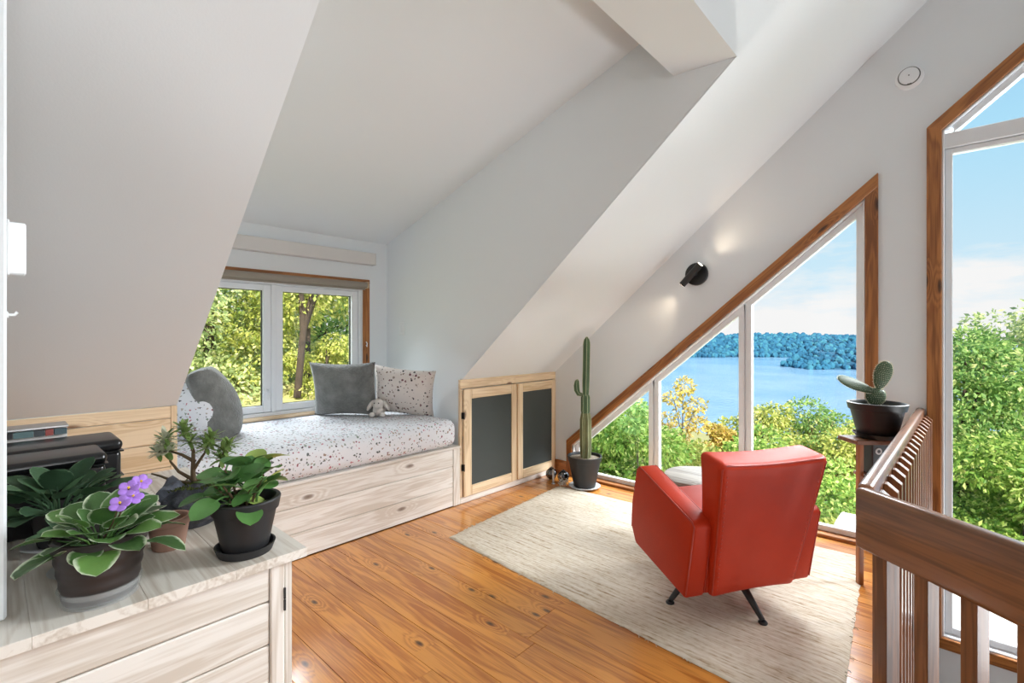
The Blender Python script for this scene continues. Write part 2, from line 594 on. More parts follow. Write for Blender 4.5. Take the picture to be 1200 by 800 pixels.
def ball(bm, c, r, sub=2, scale=(1, 1, 1)):
    vs = bmesh.ops.create_icosphere(bm, subdivisions=sub, radius=1)['verts']
    for v in vs:
        v.co = Vector((c[0] + v.co.x * r * scale[0], c[1] + v.co.y * r * scale[1], c[2] + v.co.z * r * scale[2]))
    return vs


def frame_matrix(o, x, z):
    x = Vector(x).normalized()
    z = Vector(z)
    z = (z - x * z.dot(x)).normalized()
    y = z.cross(x)
    m = Matrix((x, y, z)).transposed().to_4x4()
    m.translation = Vector(o)
    return m


def plank(name, parent, a, b, w, t, nrm, m, bev=.003):
    """Board from a to b (centre line of its outer face), width w, thickness t going inwards from the face with normal nrm."""
    a, b = Vector(a), Vector(b)
    L = (b - a).length
    mw = frame_matrix((a + b) / 2, b - a, nrm)
    return obj(name, bx(-L / 2, L / 2, -w / 2, w / 2, -t, 0, bev=bev), m, parent, mw)


# ------------------------------------------------------------------ dimensions read from the photograph
XK = -2.92          # knee wall plane
YG = 3.82           # gable wall plane
ZK = 1.0            # knee wall height
SL = .8437          # roof pitch
Y1, Y2 = .648, 2.58  # dormer cheeks
XW = -4.0           # dormer window wall
ZW = 2.227
DS = .3153          # dormer ceiling pitch
XR = 1.0            # ridge
YB = -3.5           # rear wall
XE = 2 * XR - XK    # eastern knee wall
ZL = -2.7           # lower storey floor
roof = lambda x: ZK + SL * (x - XK)
ZR = roof(XR)
HX0, HX1, HZ = -1.147, -.813, 2.80   # dormer header

# ------------------------------------------------------------------ structure: walls and ceilings
W2 = [(-2.774, -.02), (-2.774, .338), (-.352, roof(-.352) - .783), (-.352, -.02)]     # left gable window opening (outer trim)
# the trims overlap the wall, the opening is smaller
T = .068
tv = T / math.cos(math.atan(SL))          # vertical width of a sloping trim
zt2 = lambda x: 2.386 + SL * (x + .350)    # upper edge of the left window's sloping trim
zt3 = lambda x: 2.599 + .865 * (x + .118)  # upper edge of the right window's sloping trim
op2 = [(-2.71, .0), (-2.71, zt2(-2.71) - tv), (-.42, zt2(-.42) - tv), (-.42, .0)]
op3 = [(-.05, -.43), (-.05, zt3(-.05) - tv), (1.0, zt3(1.0) - tv), (1.0, -.43)]

bm = bmesh.new()
outer = [(XK - .2, ZL), (XK - .2, roof(XK - .2)), (XR, ZR), (XE + .2, roof(XK - .2)), (XE + .2, ZL)]
holed(bm, outer, [op2, op3], YG, YG + .16, 'y')
tag(obj('wall_north', bm, M['wall']), kind='structure')

# knee wall below the eaves (behind boards and cabinet)
bm = bx(XK - .12, XK - .012, YB, Y1 - .01, -.2, ZK)
tag(obj('wall_west', bm, M['wall']), kind='structure')
bm = bx(XK - .14, XK - .03, Y2 + .03, YG, -.2, ZK)
tag(obj('wall_west', bm, M['wall']), kind='structure')

# roof slope with the dormer opening
bm = bmesh.new()
outl = [(XK, YB), (XR, YB), (XR, YG), (XK, YG), (XK, Y2), (HX1, Y2), (HX1, Y1), (XK, Y1)]
lo = [bm.verts.new((x, y, roof(x))) for x, y in outl]
hi = [bm.verts.new((x - .1, y + (.03 if y == Y2 else -.03 if y == Y1 else 0), roof(x) + .14)) for x, y in outl]
tri = tessellate_polygon([[Vector((x, y, 0)) for x, y in outl]])
for t_ in tri:
    bm.faces.new([lo[i] for i in t_])
    bm.faces.new([hi[i] for i in reversed(t_)])
for i in range(len(outl)):
    j = (i + 1) % len(outl)
    bm.faces.new((lo[i], hi[i], hi[j], lo[j]))
tag(obj('ceiling_west', bm, M['wall']), kind='structure')
bm = bmesh.new()
prism(bm, [(XR, ZR), (XE, ZK), (XE + .2, ZK), (XR, ZR + .2)], YB, YG, 'y')
tag(obj('ceiling_east', bm, M['wall']), kind='structure')
# the dormer
dz = lambda x: ZW + DS * (x - XW)
ck = [(XW - .1, -.1), (XK - .02, -.1), (XK - .02, ZK + .0), (HX1 - .01, roof(HX1) + .01), (HX0, HZ + .01), (HX0, dz(HX0)), (XW - .1, dz(XW - .1))]
bm = bmesh.new()
prism(bm, ck, Y2, Y2 + .1, 'y')
tag(obj('wall_dormer_north', bm, M['wall']), kind='structure')
bm = bmesh.new()
prism(bm, ck, Y1 - .1, Y1, 'y')
tag(obj('wall_dormer_south', bm, M['wall']), kind='structure')
# lower lining board on the north cheek, its edge following the roof slope
bm = bmesh.new()
prism(bm, [(-4.0, .1), (-4.0, .1 + .02), (XK - .02, .99), (XK - .02, .1)], Y2 - .006, Y2 + .01, 'y')
tag(obj('trim_1', bm, M['wall']), kind='structure')
bm = bmesh.new()
prism(bm, [(XW - .12, dz(XW - .12)), (HX0, dz(HX0)), (HX0, dz(HX0) + .12), (XW - .12, dz(XW - .12) + .12)], Y1 - .1, Y2 + .1, 'y')
tag(obj('ceiling_dormer', bm, M['wall']), kind='structure')
bm = bmesh.new()
prism(bm, [(HX0, HZ), (HX1, roof(HX1)), (HX1 + .2, roof(HX1 + .2)), (HX1 + .1, dz(HX0) + .25), (HX0, dz(HX0) + .12)], Y1 + .001, Y2 - .001, 'y')
tag(obj('trim_2', bm, M['wall']), kind='structure')
wy0, wy1, wz0, wz1 = .78, 2.312, .715, 1.785
bm = bmesh.new()
holed(bm, [(Y1 - .1, -.1), (Y2 + .1, -.1), (Y2 + .1, ZW + .1), (Y1 - .1, ZW + .1)], [[(wy0, wz0), (wy1, wz0), (wy1, wz1), (wy0, wz1)]], XW - .14, XW, 'x')
tag(obj('wall_dormer_west', bm, M['wall']), kind='structure')
# remaining shell
tag(obj('wall_south', bx(XK - .2, XE + .2, YB - .15, YB, ZL, ZR + .3), M['wall']), kind='structure')
tag(obj('wall_east', bx(XE, XE + .15, YB, YG, ZL, ZK + .02), M['wall']), kind='structure')
tag(obj('wall_lower_west', bx(XK - .3, XK - .15, YB, YG, ZL, -.2), M['wall']), kind='structure')
tag(obj('floor_lower', bx(XK - .2, XE + .2, YB, YG, ZL - .1, ZL), M['subfloor']), kind='structure')

# partition at the left edge, standing on the storage unit
tag(obj('wall_partition', bx(-1.46, -1.275, -1.6, .022, .832, 3.0 - .75, bev=.004), M['wall']), kind='structure')

# ------------------------------------------------------------------ floor of boards
NR0, NR1 = Vector((-.211, 1.678)), Vector((.106, 1.432))       # near rail, front edge line
ND = (NR1 - NR0).normalized()
NN = Vector((-ND.y, ND.x))
edge_x = lambda y: -.165 - .022 * (YG - y) / 2.1 if y > 1.72 else (-.19 + (1.70 - y) * ND.x / -ND.y)
floor = thing('floor', kind='structure')
bm = bmesh.new()
prism(bm, [(XK - 1.05, YB), (XK - 1.05, YG), (-.17, YG), (-.20, 1.72), (2.0, .01), (XE, .01), (XE, YB)], -.2, -.016, 'z')
obj('subfloor', bm, M['subfloor'], floor)
BW = .137
y = YG - .002
row = 0
while y > -.7:
    y0 = y - BW + .0015
    xe = min(edge_x(y), edge_x(y0)) if y0 > 1.72 else None
    right = xe if xe is not None else 1.4
    xs = [XK + .002]
    xx = XK - random.uniform(.2, 2.2)
    while xx < right:
        xx += random.choice((1.9, 2.4, 3.0))
        if xx - xs[-1] > .5 and right - xx > .35:
            xs.append(xx)
    xs.append(right)
    for i in range(len(xs) - 1):
        a, b = xs[i] + (.0007 if i else 0), xs[i + 1] - .0007
        last = i == len(xs) - 2
        if last and xe is None:                     # mitred along the diagonal railing
            bt, bb = min(edge_x(y), 1.4), min(edge_x(y0), 1.4)
            if bt <= a + .05:
                a0 = min(a, bt - .05)
                a = a0
        else:
            bt = bb = b
        cx, cy = (a + b) / 2, (y + y0) / 2
        bm = bmesh.new()
        prism(bm, [(a - cx, y0 - cy), (bb - cx, y0 - cy), (bt - cx, y - cy), (a - cx, y - cy)], -.016, random.uniform(-.0005, .0005), 'z', bev=.0012)
        obj('floor_board', bm, M['floor'], floor, Matrix.Translation((cx, cy, 0)))
    y -= BW
    row += 1
# fascia at the stair opening
tag(obj('trim_3', bx(-.165, -.15, 1.72, YG, -.3, -.0), M['wall']), kind='structure')

# knee wall lining boards left of the dormer
wl = thing('wall_west', kind='structure', loc=(XK, 0, 0))
zz = [0, .14, .27, .40, .53, .69, .811, .935, .998]
for z0, z1 in zip(zz, zz[1:]):
    plank('plank', wl, (XK, -1.6, (z0 + z1) / 2), (XK, Y1 - .022, (z0 + z1) / 2), z1 - z0 - .003, .012, (1, 0, 0), M['pine_warm'])
plank('corner_board', wl, (XK + .004, Y1 - .012, .0), (XK + .004, Y1 - .012, .998), .028, .02, (1, 0, 0), M['pine_warm'])
# baseboard on the gable wall
plank('baseboard_north', None, (XK + .002, YG - .016, .067), (-2.78, YG - .016, .067), .13, .014, (0, -1, 0), M['trim'])['kind'] = 'structure'


# ------------------------------------------------------------------ windows
def strip(name, parent, a, b, w, y0, y1, m, bev=.004, side=1):
    """Bar in the gable plane: its outer edge runs a->b (x,z), its body lies on the given side; y0..y1 depth; end cuts vertical."""
    (ax, az), (bx_, bz) = a, b
    d = Vector((bx_ - ax, bz - az)).normalized()
    n = Vector((d.y, -d.x)) * side * w
    if abs(d.x) > .2 and abs(d.y) > .2:             # sloping bar: cut its ends plumb
        v = w / abs(d.x)
        pts = [(ax, az), (bx_, bz), (bx_, bz - v), (ax, az - v)]
    else:
        pts = [(ax, az), (bx_, bz), (bx_ + n.x, bz + n.y), (ax + n.x, az + n.y)]
    cx = sum(p[0] for p in pts) / 4
    cz = sum(p[1] for p in pts) / 4
    # local frame: X along the bar, Y across, Z towards the room
    mw = frame_matrix((cx, y0, cz), (d.x, 0, d.y), (0, -1, 0))
    inv = mw.inverted()
    bm = bmesh.new()
    prism(bm, pts, y0, y1, 'y', bev=bev)
    bmesh.ops.transform(bm, matrix=inv, verts=bm.verts)
    return obj(name, bm, m, parent, mw)


def pane(name, parent, pts, y, axis='y'):
    bm = bmesh.new()
    if axis == 'y':
        vs = [bm.verts.new((p[0], y, p[1])) for p in pts]
    else:
        vs = [bm.verts.new((y, p[0], p[1])) for p in pts]
    bm.faces.new(vs)
    return obj(name, bm, M['glass'], parent)


YT = YG - .02
# --- left gable window (slanting top)
w2 = thing('window_2', kind='structure', loc=(-1.5, YG, 0))
strip('trim', w2, (-2.776, zt2(-2.776)), (-.350, zt2(-.350)), T, YT - .002, YG - .001, M['trim'])
strip('trim', w2, (-.350, zt2(-.418) - .012), (-.350, -.005), T, YT + .001, YG - .001, M['trim'], side=1)
strip('trim', w2, (-2.776, -.005), (-2.776, zt2(-2.776) - .0), T * .9, YT - .001, YG - .001, M['trim'], side=1)
strip('sill', w2, (-2.71, .022), (-.42, .022), .03, YG - .035, YG + .09, M['trim'], side=1)


def leaf_frame(parent, x0, x1, ztop, zbot, y0, y1, w, name='sash'):
    """White frame of one light with a sloping head; returns the pane outline."""
    sash = thing_part(name, parent)
    strip('stile', sash, (x0, zbot), (x0, ztop(x0)), w, y0, y1, M['white'])
    strip('stile', sash, (x1, ztop(x1)), (x1, zbot), w, y0, y1, M['white'])
    strip('head', sash, (x0, ztop(x0)), (x1, ztop(x1)), w, y0 + .002, y1 - .002, M['white'])
    strip('rail', sash, (x1, zbot), (x0, zbot), w, y0 + .003, y1 - .003, M['white'])
    v = w / math.cos(math.atan(SL))
    g = [(x0 + w * .8, zbot + w * .8), (x1 - w * .8, zbot + w * .8), (x1 - w * .8, ztop(x1 - w * .8) - v * .9), (x0 + w * .8, ztop(x0 + w * .8) - v * .9)]
    if g[3][1] < g[0][1] + .01:
        g[3] = (g[3][0], g[0][1] + .012)
    pane('pane', sash, g, (y0 + y1) / 2)
    return sash


def thing_part(name, parent):
    o = bpy.data.objects.new(name, None)
    o.empty_display_size = .05
    COL.objects.link(o)
    o.parent = parent
    return o


zi2 = lambda x: zt2(x) - tv
# jamb liner (white)
JY0, JY1 = YG + .0, YG + .14
strip('frame', w2, (-.418, zi2(-.418)), (-.418, .022), .012, YG - .004, JY1, M['white'])
strip('frame', w2, (-2.712, zi2(-2.712)), (-.418, zi2(-.418)), .014, YG - .004, JY1, M['white'])
strip('frame', w2, (-2.712, .02), (-2.712, zi2(-2.712)), .012, YG - .004, JY1, M['white'])
zs2 = lambda x: zi2(x) - .018
for x0, x1 in ((-2.70, -1.900), (-1.885, -1.163), (-1.150, -.43)):
    leaf_frame(w2, x0, x1, zs2, .022, YG + .035, YG + .085, .040)
# mullion posts between the lights
for x in (-1.8925, -1.1565):
    strip('mullion', w2, (x - .026, .022), (x - .026, zs2(x - .026) + .01), .052, YG + .055, YG + .12, M['white'])

# --- right gable window
w3 = thing('window_3', kind='structure', loc=(.4, YG, 0))
strip('trim', w3, (-.118, zt3(-.118)), (1.05, zt3(1.05)), T, YT, YG - .001, M['trim'])
strip('trim', w3, (-.118, -.49), (-.118, zt3(-.118) - .004), T, YT - .002, YG - .001, M['trim'])
strip('trim', w3, (-.118, -.425), (1.05, -.425), .065, YT - .004, YG - .001, M['trim'])
strip('trim', w3, (1.06, zt3(1.06)), (1.06, -.49), T, YT - .003, YG - .001, M['trim'])
zi3 = lambda x: zt3(x) - tv
strip('frame', w3, (-.052, -.43), (-.052, zi3(-.052)), .014, YG - .004, JY1, M['white'])
strip('frame', w3, (-.052, zi3(-.052)), (1.0, zi3(1.0)), .014, YG - .004, JY1, M['white'])
strip('frame', w3, (1.0, -.43), (-.052, -.43), .016, YG - .006, JY1, M['white'])
strip('frame', w3, (1.0, zi3(1.0)), (1.0, -.43), .014, YG - .004, JY1, M['white'])
sa = thing_part('sash', w3)
for nm, a, b, s in (('stile', (-.038, -.415), (-.038, 2.462), .036), ('rail', (.99, -.414), (-.038, -.414), .042), ('head', (-.038, 2.462), (.99, 2.462), .03), ('stile', (.99, 2.462), (.99, -.41), .036)):
    dy_ = 0 if nm == 'stile' else .003
    strip(nm, sa, a, b, s, YG + .03 + dy_, YG + .085 - dy_, M['white'])
pane('pane', sa, [(-.01, -.38), (.96, -.38), (.96, 2.44), (-.01, 2.44)], YG + .06)
strip('transom', w3, (-.044, 2.552), (.99, 2.552), .088, YG + .012, YG + .12, M['white'])
sb = thing_part('sash', w3)
strip('head', sb, (.0, zi3(.0) - .016), (.99, zi3(.99) - .016), .036, YG + .03, YG + .085, M['white'])
pane('pane', sb, [(.04, 2.55), (.97, 2.55), (.97, zi3(.97) - .05), (.04, zi3(.04) - .05)], YG + .06)


# --- dormer window
w1 = thing('window_1', kind='structure', loc=(XW, 1.55, wz0))


def xbox(name, parent, y0, y1, z0, z1, x0, x1, m, bev=.004):
    """Box bar on the dormer wall with the long axis as local X."""
    c = Vector(((x0 + x1) / 2, (y0 + y1) / 2, (z0 + z1) / 2))
    if y1 - y0 >= z1 - z0:
        mw = frame_matrix(c, (0, 1, 0), (1, 0, 0))
        L, w = y1 - y0, z1 - z0
    else:
        mw = frame_matrix(c, (0, 0, 1), (1, 0, 0))
        L, w = z1 - z0, y1 - y0
    d = x1 - x0
    return obj(name, bx(-L / 2, L / 2, -w / 2, w / 2, -d / 2, d / 2, bev=min(bev, w * .3, d * .3)), m, parent, mw)


xbox('trim', w1, 2.322, 2.388, .715, 1.83, XW, XW + .018, M['trim'])
xbox('trim', w1, wy0 - .076, wy0 - .010, .715, 1.83, XW, XW + .018, M['trim'])
xbox('trim', w1, wy0 - .08, 2.388, 1.83, 1.872, XW, XW + .02, M['trim'])
xbox('sill', w1, wy0 - .06, 2.33, .690, .718, XW - .02, XW + .03, M['pine_warm'])
for a in ((wy0, wy1, wz1 - .022, wz1), (wy0, wy1, wz0, wz0 + .03), (wy0, wy0 + .022, wz0, wz1), (wy1 - .022, wy1, wz0, wz1)):
    xbox('frame', w1, *a, XW - .12, XW - .004, M['white'])
xbox('mullion', w1, 1.528, 1.562, wz0 + .03, wz1 - .022, XW - .10, XW - .012, M['white'])
for y0, y1 in ((wy0 + .024, 1.528), (1.562, wy1 - .024)):
    s = thing_part('sash', w1)
    z0, z1 = wz0 + .032, wz1 - .024
    xbox('stile', s, y0, y0 + .058, z0, z1, XW - .085, XW - .022, M['white'])
    xbox('stile', s, y1 - .058, y1, z0, z1, XW - .085, XW - .022, M['white'])
    xbox('rail', s, y0 + .058, y1 - .058, z0, z0 + .052, XW - .083, XW - .024, M['white'])
    xbox('rail', s, y0 + .058, y1 - .058, z1 - .045, z1, XW - .083, XW - .024, M['white'])
    # dark gasket round the glass
    bm = bmesh.new()
    holed(bm, [(y0 + .056, z0 + .05), (y1 - .056, z0 + .05), (y1 - .056, z1 - .043), (y0 + .056, z1 - .043)],
          [[(y0 + .063, z0 + .056), (y1 - .063, z0 + .056), (y1 - .063, z1 - .05), (y0 + .063, z1 - .05)]], XW - .07, XW - .05, 'x')
    obj('gasket', bm, M['black_plastic'], s)
    pane('pane', s, [(y0 + .05, z0 + .04), (y1 - .05, z0 + .04), (y1 - .05, z1 - .03), (y0 + .05, z1 - .03)], XW - .062, 'x')
bm = bmesh.new()
box(bm, XW - .022, XW - .004, 1.486, 1.506, .85, .93, bev=.004)
tube(bm, [(XW - .006, 1.496, .92), (XW + .02, 1.496, .90), (XW + .022, 1.496, .845)], .006, 8)
tag(obj('window_latch', bm, M['white'], w1, smooth=40))
bm = bmesh.new()
tube(bm, [(XW + .018, 2.35, 1.30), (XW + .034, 2.35, 1.285), (XW + .030, 2.35, 1.255), (XW + .02, 2.35, 1.27)], .005, 6)
obj('cord_hook', bm, M['white'], w1, smooth=40)

# ------------------------------------------------------------------ soft things
def pillow(w, h, t, seed=0, n=14, corner=.05, power=.45):
    """Square pillow in local XZ, thickness on Y, its lower edge on z=0."""
    bm = bmesh.new()
    rnd = random.Random(seed)
    ph = [rnd.uniform(0, 6) for _ in range(4)]
    sheets = []
    for s in (1, -1):
        g = []
        for j in range(n + 1):
            rowv = []
            for i in range(n + 1):
                u, v = -1 + 2 * i / n, -1 + 2 * j / n
                e = max(0, (1 - u * u)) ** power * max(0, (1 - v * v)) ** power
                pin = 1 - corner * (1 - (u * v) ** 2)
                x = u * w / 2 * (pin if abs(u) > abs(v) else 1 - corner * (1 - v * v) * abs(u))
                z = v * h / 2 * (1 - corner * (1 - u * u) * abs(v) ** 2)
                if power < .4:
                    x *= 1 - .09 * max(0, (abs(u) - .84) / .16) ** 2
                    z *= 1 - .07 * max(0, (abs(v) - .84) / .16) ** 2
                y = s * t / 2 * e + .012 * math.sin(3 * u + ph[0]) * math.cos(2.4 * v + ph[1]) * e
                rowv.append(bm.verts.new((x, y, z + h / 2)))
            g.append(rowv)
        sheets.append(g)
    for s, g in zip((1, -1), sheets):
        for j in range(n):
            for i in range(n):
                q = (g[j][i], g[j][i + 1], g[j + 1][i + 1], g[j + 1][i])
                bm.faces.new(q if s > 0 else q[::-1])
    bmesh.ops.remove_doubles(bm, verts=bm.verts, dist=.0008)
    return bm


def fur_tufts(me, count, length, seed):
    """Fine tapering tufts lying back on the surface of a mesh."""
    rnd = random.Random(seed)
    bm = bmesh.new()
    polys = list(me.polygons)
    area = [p.area for p in polys]
    for p in rnd.choices(polys, area, k=count):
        vs = [me.vertices[i].co for i in p.vertices]
        a, b = rnd.random(), rnd.random()
        q = vs[0].lerp(vs[1], a).lerp(vs[-1].lerp(vs[2 % len(vs)], a), b)
        n = p.normal
        tan = Vector((rnd.uniform(-1, 1), rnd.uniform(-1, 1), rnd.uniform(-1, .4)))
        tan = (tan - n * tan.dot(n)).normalized()
        side = n.cross(tan) * .0028
        tip = q + n * length * rnd.uniform(.4, 1) + tan * length * rnd.uniform(.5, 1.2)
        f = [bm.verts.new(q - side), bm.verts.new(q + side), bm.verts.new(tip)]
        bm.faces.new(f)
    return bm


def leaf_shape(L, W, nu=7, nv=4, curl=.3, cup=.25, tipw=.5, petiole=0.0, wave=0.0, seed=0, prad=.0022, thick=0):
    """Leaf lying along +X from the origin, with its petiole, curled down at the tip."""
    bm = bmesh.new()
    lay = bm.verts.layers.float.new('edge')
    rnd = random.Random(seed)
    g = []
    for i in range(nu + 1):
        u = i / nu
        prof = (math.sin(PI * min(1, u ** tipw * 1.0)) if 0 < u < 1 else 0)
        prof = max(prof, 0) ** .48
        rowv = []
        for j in range(-nv // 2, nv // 2 + 1):
            v = j / (nv / 2)
            x = petiole + L * u
            y = v * W / 2 * prof
            z = -curl * L * u * u + cup * W * (abs(v) ** 1.5) * prof * .5 + wave * W * math.sin(9 * u + 3 * v + seed) * abs(v)
            vert = bm.verts.new((x, y, z))
            vert[lay] = max(abs(v), 0 if u < .8 else (u - .8) * 5 * .9)
            rowv.append(vert)
        g.append(rowv)
    for i in range(nu):
        for j in range(len(g[0]) - 1):
            bm.faces.new((g[i][j], g[i + 1][j], g[i + 1][j + 1], g[i][j + 1]))
    bmesh.ops.remove_doubles(bm, verts=bm.verts, dist=.00005)
    if petiole:
        tube(bm, [(0, 0, -petiole * .25), (petiole * .5, 0, -petiole * .02), (petiole + L * .15, 0, 0)], [prad * 1.2, prad, prad * .7], 5)
    return bm


def leaf_me(name, m, **k):
    bm = leaf_shape(**k)
    me = bpy.data.meshes.new(name)
    bm.to_mesh(me)
    bm.free()
    me.materials.append(m)
    me.polygons.foreach_set('use_smooth', [True] * len(me.polygons))
    return me


# ------------------------------------------------------------------ storage unit in the foreground
CT = .83
FX, FY = -1.192, .503          # front face plane and end face of the body
sc_ = thing('storage_cabinet', 'whitewashed knotty pine storage cabinet carrying the house plants', 'cabinet', (-1.7, -.2, 0))
# top of boards running front to back
ys = [.531, .372, .213, .05, -.11, -.27, -.43, -.59]
for a, b in zip(ys, ys[1:]):
    plank('top_board', sc_, (-2.25, (a + b) / 2, CT), (-1.174, (a + b) / 2, CT), a - b - .0003, .022, (0, 0, 1), M['pine_top'], bev=.0007)
obj('body', bx(-2.24, FX - .02, -.6, FY - .016, .0, CT - .023), M['pine'], sc_)
# front boards
zf = [.808, .722, .620, .500, .375, .25, .125, .003]
for a, b in zip(zf, zf[1:]):
    plank('front_board', sc_, (FX, -.6, (a + b) / 2), (FX, .449, (a + b) / 2), a - b - .003, .018, (1, 0, 0), M['pine'], bev=.003)
plank('stile', sc_, (FX + .004, .4665, .003), (FX + .004, .4665, .806), .032, .022, (1, 0, 0), M['pine'])
plank('end_door', sc_, (FX - .001, .494, .003), (FX - .001, .494, .806), .018, .02, (1, 0, 0), M['pine'])
obj('end_panel', bx(-2.24, FX - .002, FY - .015, FY, .003, .806, bev=.002), M['pine'], sc_)
hb = bmesh.new()
box(hb, FX + .003, FX + .007, .4805, .4845, .690, .716)
box(hb, FX + .003, FX + .007, .4805, .4845, .718, .744)
obj('hinge', hb, M['black_metal'], sc_)

# black metal boxes behind the plants
def tin(name, label, x0, x1, y0, y1, z0, h, lid):
    t = thing(name, label, 'box', ((x0 + x1) / 2, (y0 + y1) / 2, z0), group='black metal boxes on the cabinet')
    obj('body', bx(x0 + .004, x1 - .004, y0 + .004, y1 - .004, z0, z0 + h - lid, bev=.014, seg=3), M['black_box'], t, smooth=35)
    obj('lid', bx(x0, x1, y0, y1, z0 + h - lid, z0 + h, bev=.016, seg=4), M['black_box'], t, smooth=35)
    for zz_ in (z0 + h - lid - .001, z0 + h * .42):
        bm = bmesh.new()
        pts = [(x0, y0), (x1, y0), (x1, y1), (x0, y1)]
        holed(bm, [(x0 - .001, y0 - .001), (x1 + .001, y0 - .001), (x1 + .001, y1 + .001), (x0 - .001, y1 + .001)],
              [[(x0 + .012, y0 + .012), (x1 - .012, y0 + .012), (x1 - .012, y1 - .012), (x0 + .012, y1 - .012)]], zz_ - .002, zz_ + .002, 'z')
        obj('bead', bm, M['black_box'], t)
    return t


tin('storage_box', 'shorter black enamelled metal box right behind the violets', -1.905, -1.742, -.30, .226, CT, .197, .032)
tin('storage_box', 'taller black enamelled metal box against the pine boarding', -2.13, -1.935, -.34, .288, CT, .196, .036)
# slim metal tray with coloured spines
tr_ = thing('metal_tray', 'slim silver edged tray of small coloured cases behind the black boxes', 'tray', (-2.2, -.05, CT))
obj('tray', bx(-2.245, -2.165, -.3, .176, CT + .002, CT + .224, bev=.003), M['valance'], tr_)
obj('lip', bx(-2.246, -2.15, -.3, .178, CT + .222, CT + .230, bev=.002), M['steel'], tr_)
cols = [srgb(60, 66, 70), srgb(150, 70, 64), srgb(70, 90, 96), srgb(200, 190, 160), srgb(40, 40, 44), srgb(92, 118, 120)]
yy = -.10
k = 0
while yy < .15:
    wd = random.uniform(.012, .05)
    mm = bpy.data.materials.get('case_%d' % (k % 6)) or plain('case_%d' % (k % 6), cols[k % 6], .5)
    obj('case', bx(-2.163, -2.153, yy, yy + wd - .002, CT + .200, CT + .219), mm, tr_)
    yy += wd
    k += 1

# ------------------------------------------------------------------ window bench
BT = .472
wb = thing('window_bench', 'whitewashed pine window seat built into the dormer below the mattress', 'bench', (-3.3, 1.6, 0))
plank('top_rail', wb, (XK + .006, Y1 + .002, BT - .009), (XK + .006, 2.562, BT - .009), .018, .1, (1, 0, 0), M['pine'])
zb = [BT - .019, .318, .160, .004]
for a, b in zip(zb, zb[1:]):
    plank('front_board', wb, (XK, Y1 + .004, (a + b) / 2), (XK, 2.488, (a + b) / 2), a - b - .003, .02, (1, 0, 0), M['pine'])
plank('post', wb, (XK + .004, 2.524, .002), (XK + .004, 2.524, BT - .018), .068, .03, (1, 0, 0), M['pine'])
obj('seat_board', bx(XW + .005, XK - .1, Y1 + .005, Y2 - .01, BT - .03, BT - .012), M['pine'], wb)

# mattress
bm = bmesh.new()
box(bm, XW + .006, XK + .015, Y1 + .01, 2.535, BT, .690, bev=.075, seg=5)
bmesh.ops.subdivide_edges(bm, edges=[e for e in bm.edges if e.calc_length() > .3], cuts=14, use_grid_fill=True)
for v in bm.verts:
    if v.co.z > .6:
        v.co.z += .009 * noise.noise(Vector((v.co.x * 3, v.co.y * 3, 1)))
    if v.co.z > .5 and v.co.x > XK - .1:
        v.co.x += .010 * noise.noise(Vector((v.co.y * 4, v.co.z * 6, 3)))
tag(obj('mattress', bm, M['fabric'], smooth=60), 'thick white window seat mattress with multicoloured speckled cover', 'mattress')
MT = .690

# round bolster cushion and grey cushion at the left end
bm = bmesh.new()
ball(bm, (0, 0, .19), .19, 4, (1.05, .62, 1))
tag(obj('bolster_cushion', bm, M['fabric'], mw=Matrix.Translation((-3.60, .868, MT - .004)) @ Matrix.Rotation(R(38), 4, 'Z'), smooth=180),
    'round white speckled cushion behind the leaning grey cushion', 'cushion')


def fur_pillow(label, mw, w, h, t, seed, bend=0.0, box_=.45):
    bm = pillow(w, h, t, seed, 26 if bend else 18, .05 if bend else .085, power=box_)
    for v in bm.verts:
        v.co.y += bend * v.co.z ** 2
    me = to_mesh('fur_cushion', bm, M['fur'], 180)
    o = put('fur_cushion', me, None, mw)
    tag(o, label, 'cushion', 'grey fur cushions on the window seat')
    f = obj('fur', fur_tufts(me, 5200, .013, seed), M['fur'], o, local=Matrix())
    tag(f, kind='stuff')
    return o


fur_pillow('charcoal grey fur cushion leaning edge-on against the round speckled cushion',
           Matrix.Translation((-3.565, 1.095, MT - .005)) @ Matrix.Rotation(R(163), 4, 'Z') @ Matrix.Rotation(R(-17), 4, 'X'), .40, .50, .235, 3, bend=.16, box_=.24)
fur_pillow('square grey fur cushion lying back against the window beside the plush toy',
           Matrix.Translation((-3.745, 2.03, MT - .005)) @ Matrix.Rotation(R(43), 4, 'Z') @ Matrix.Rotation(R(14), 4, 'X'), .54, .47, .20, 5)
me = to_mesh('speckled_pillow', pillow(.52, .43, .18, 9, 16, .085), M['fabric2'], 180)
tag(put('speckled_pillow', me, None, Matrix.Translation((-3.43, 2.38, MT - .005)) @ Matrix.Rotation(R(40), 4, 'Z') @ Matrix.Rotation(R(6), 4, 'Y') @ Matrix.Rotation(R(17), 4, 'X')),
    'white pillow with dark speckles propped in the dormer corner', 'pillow')

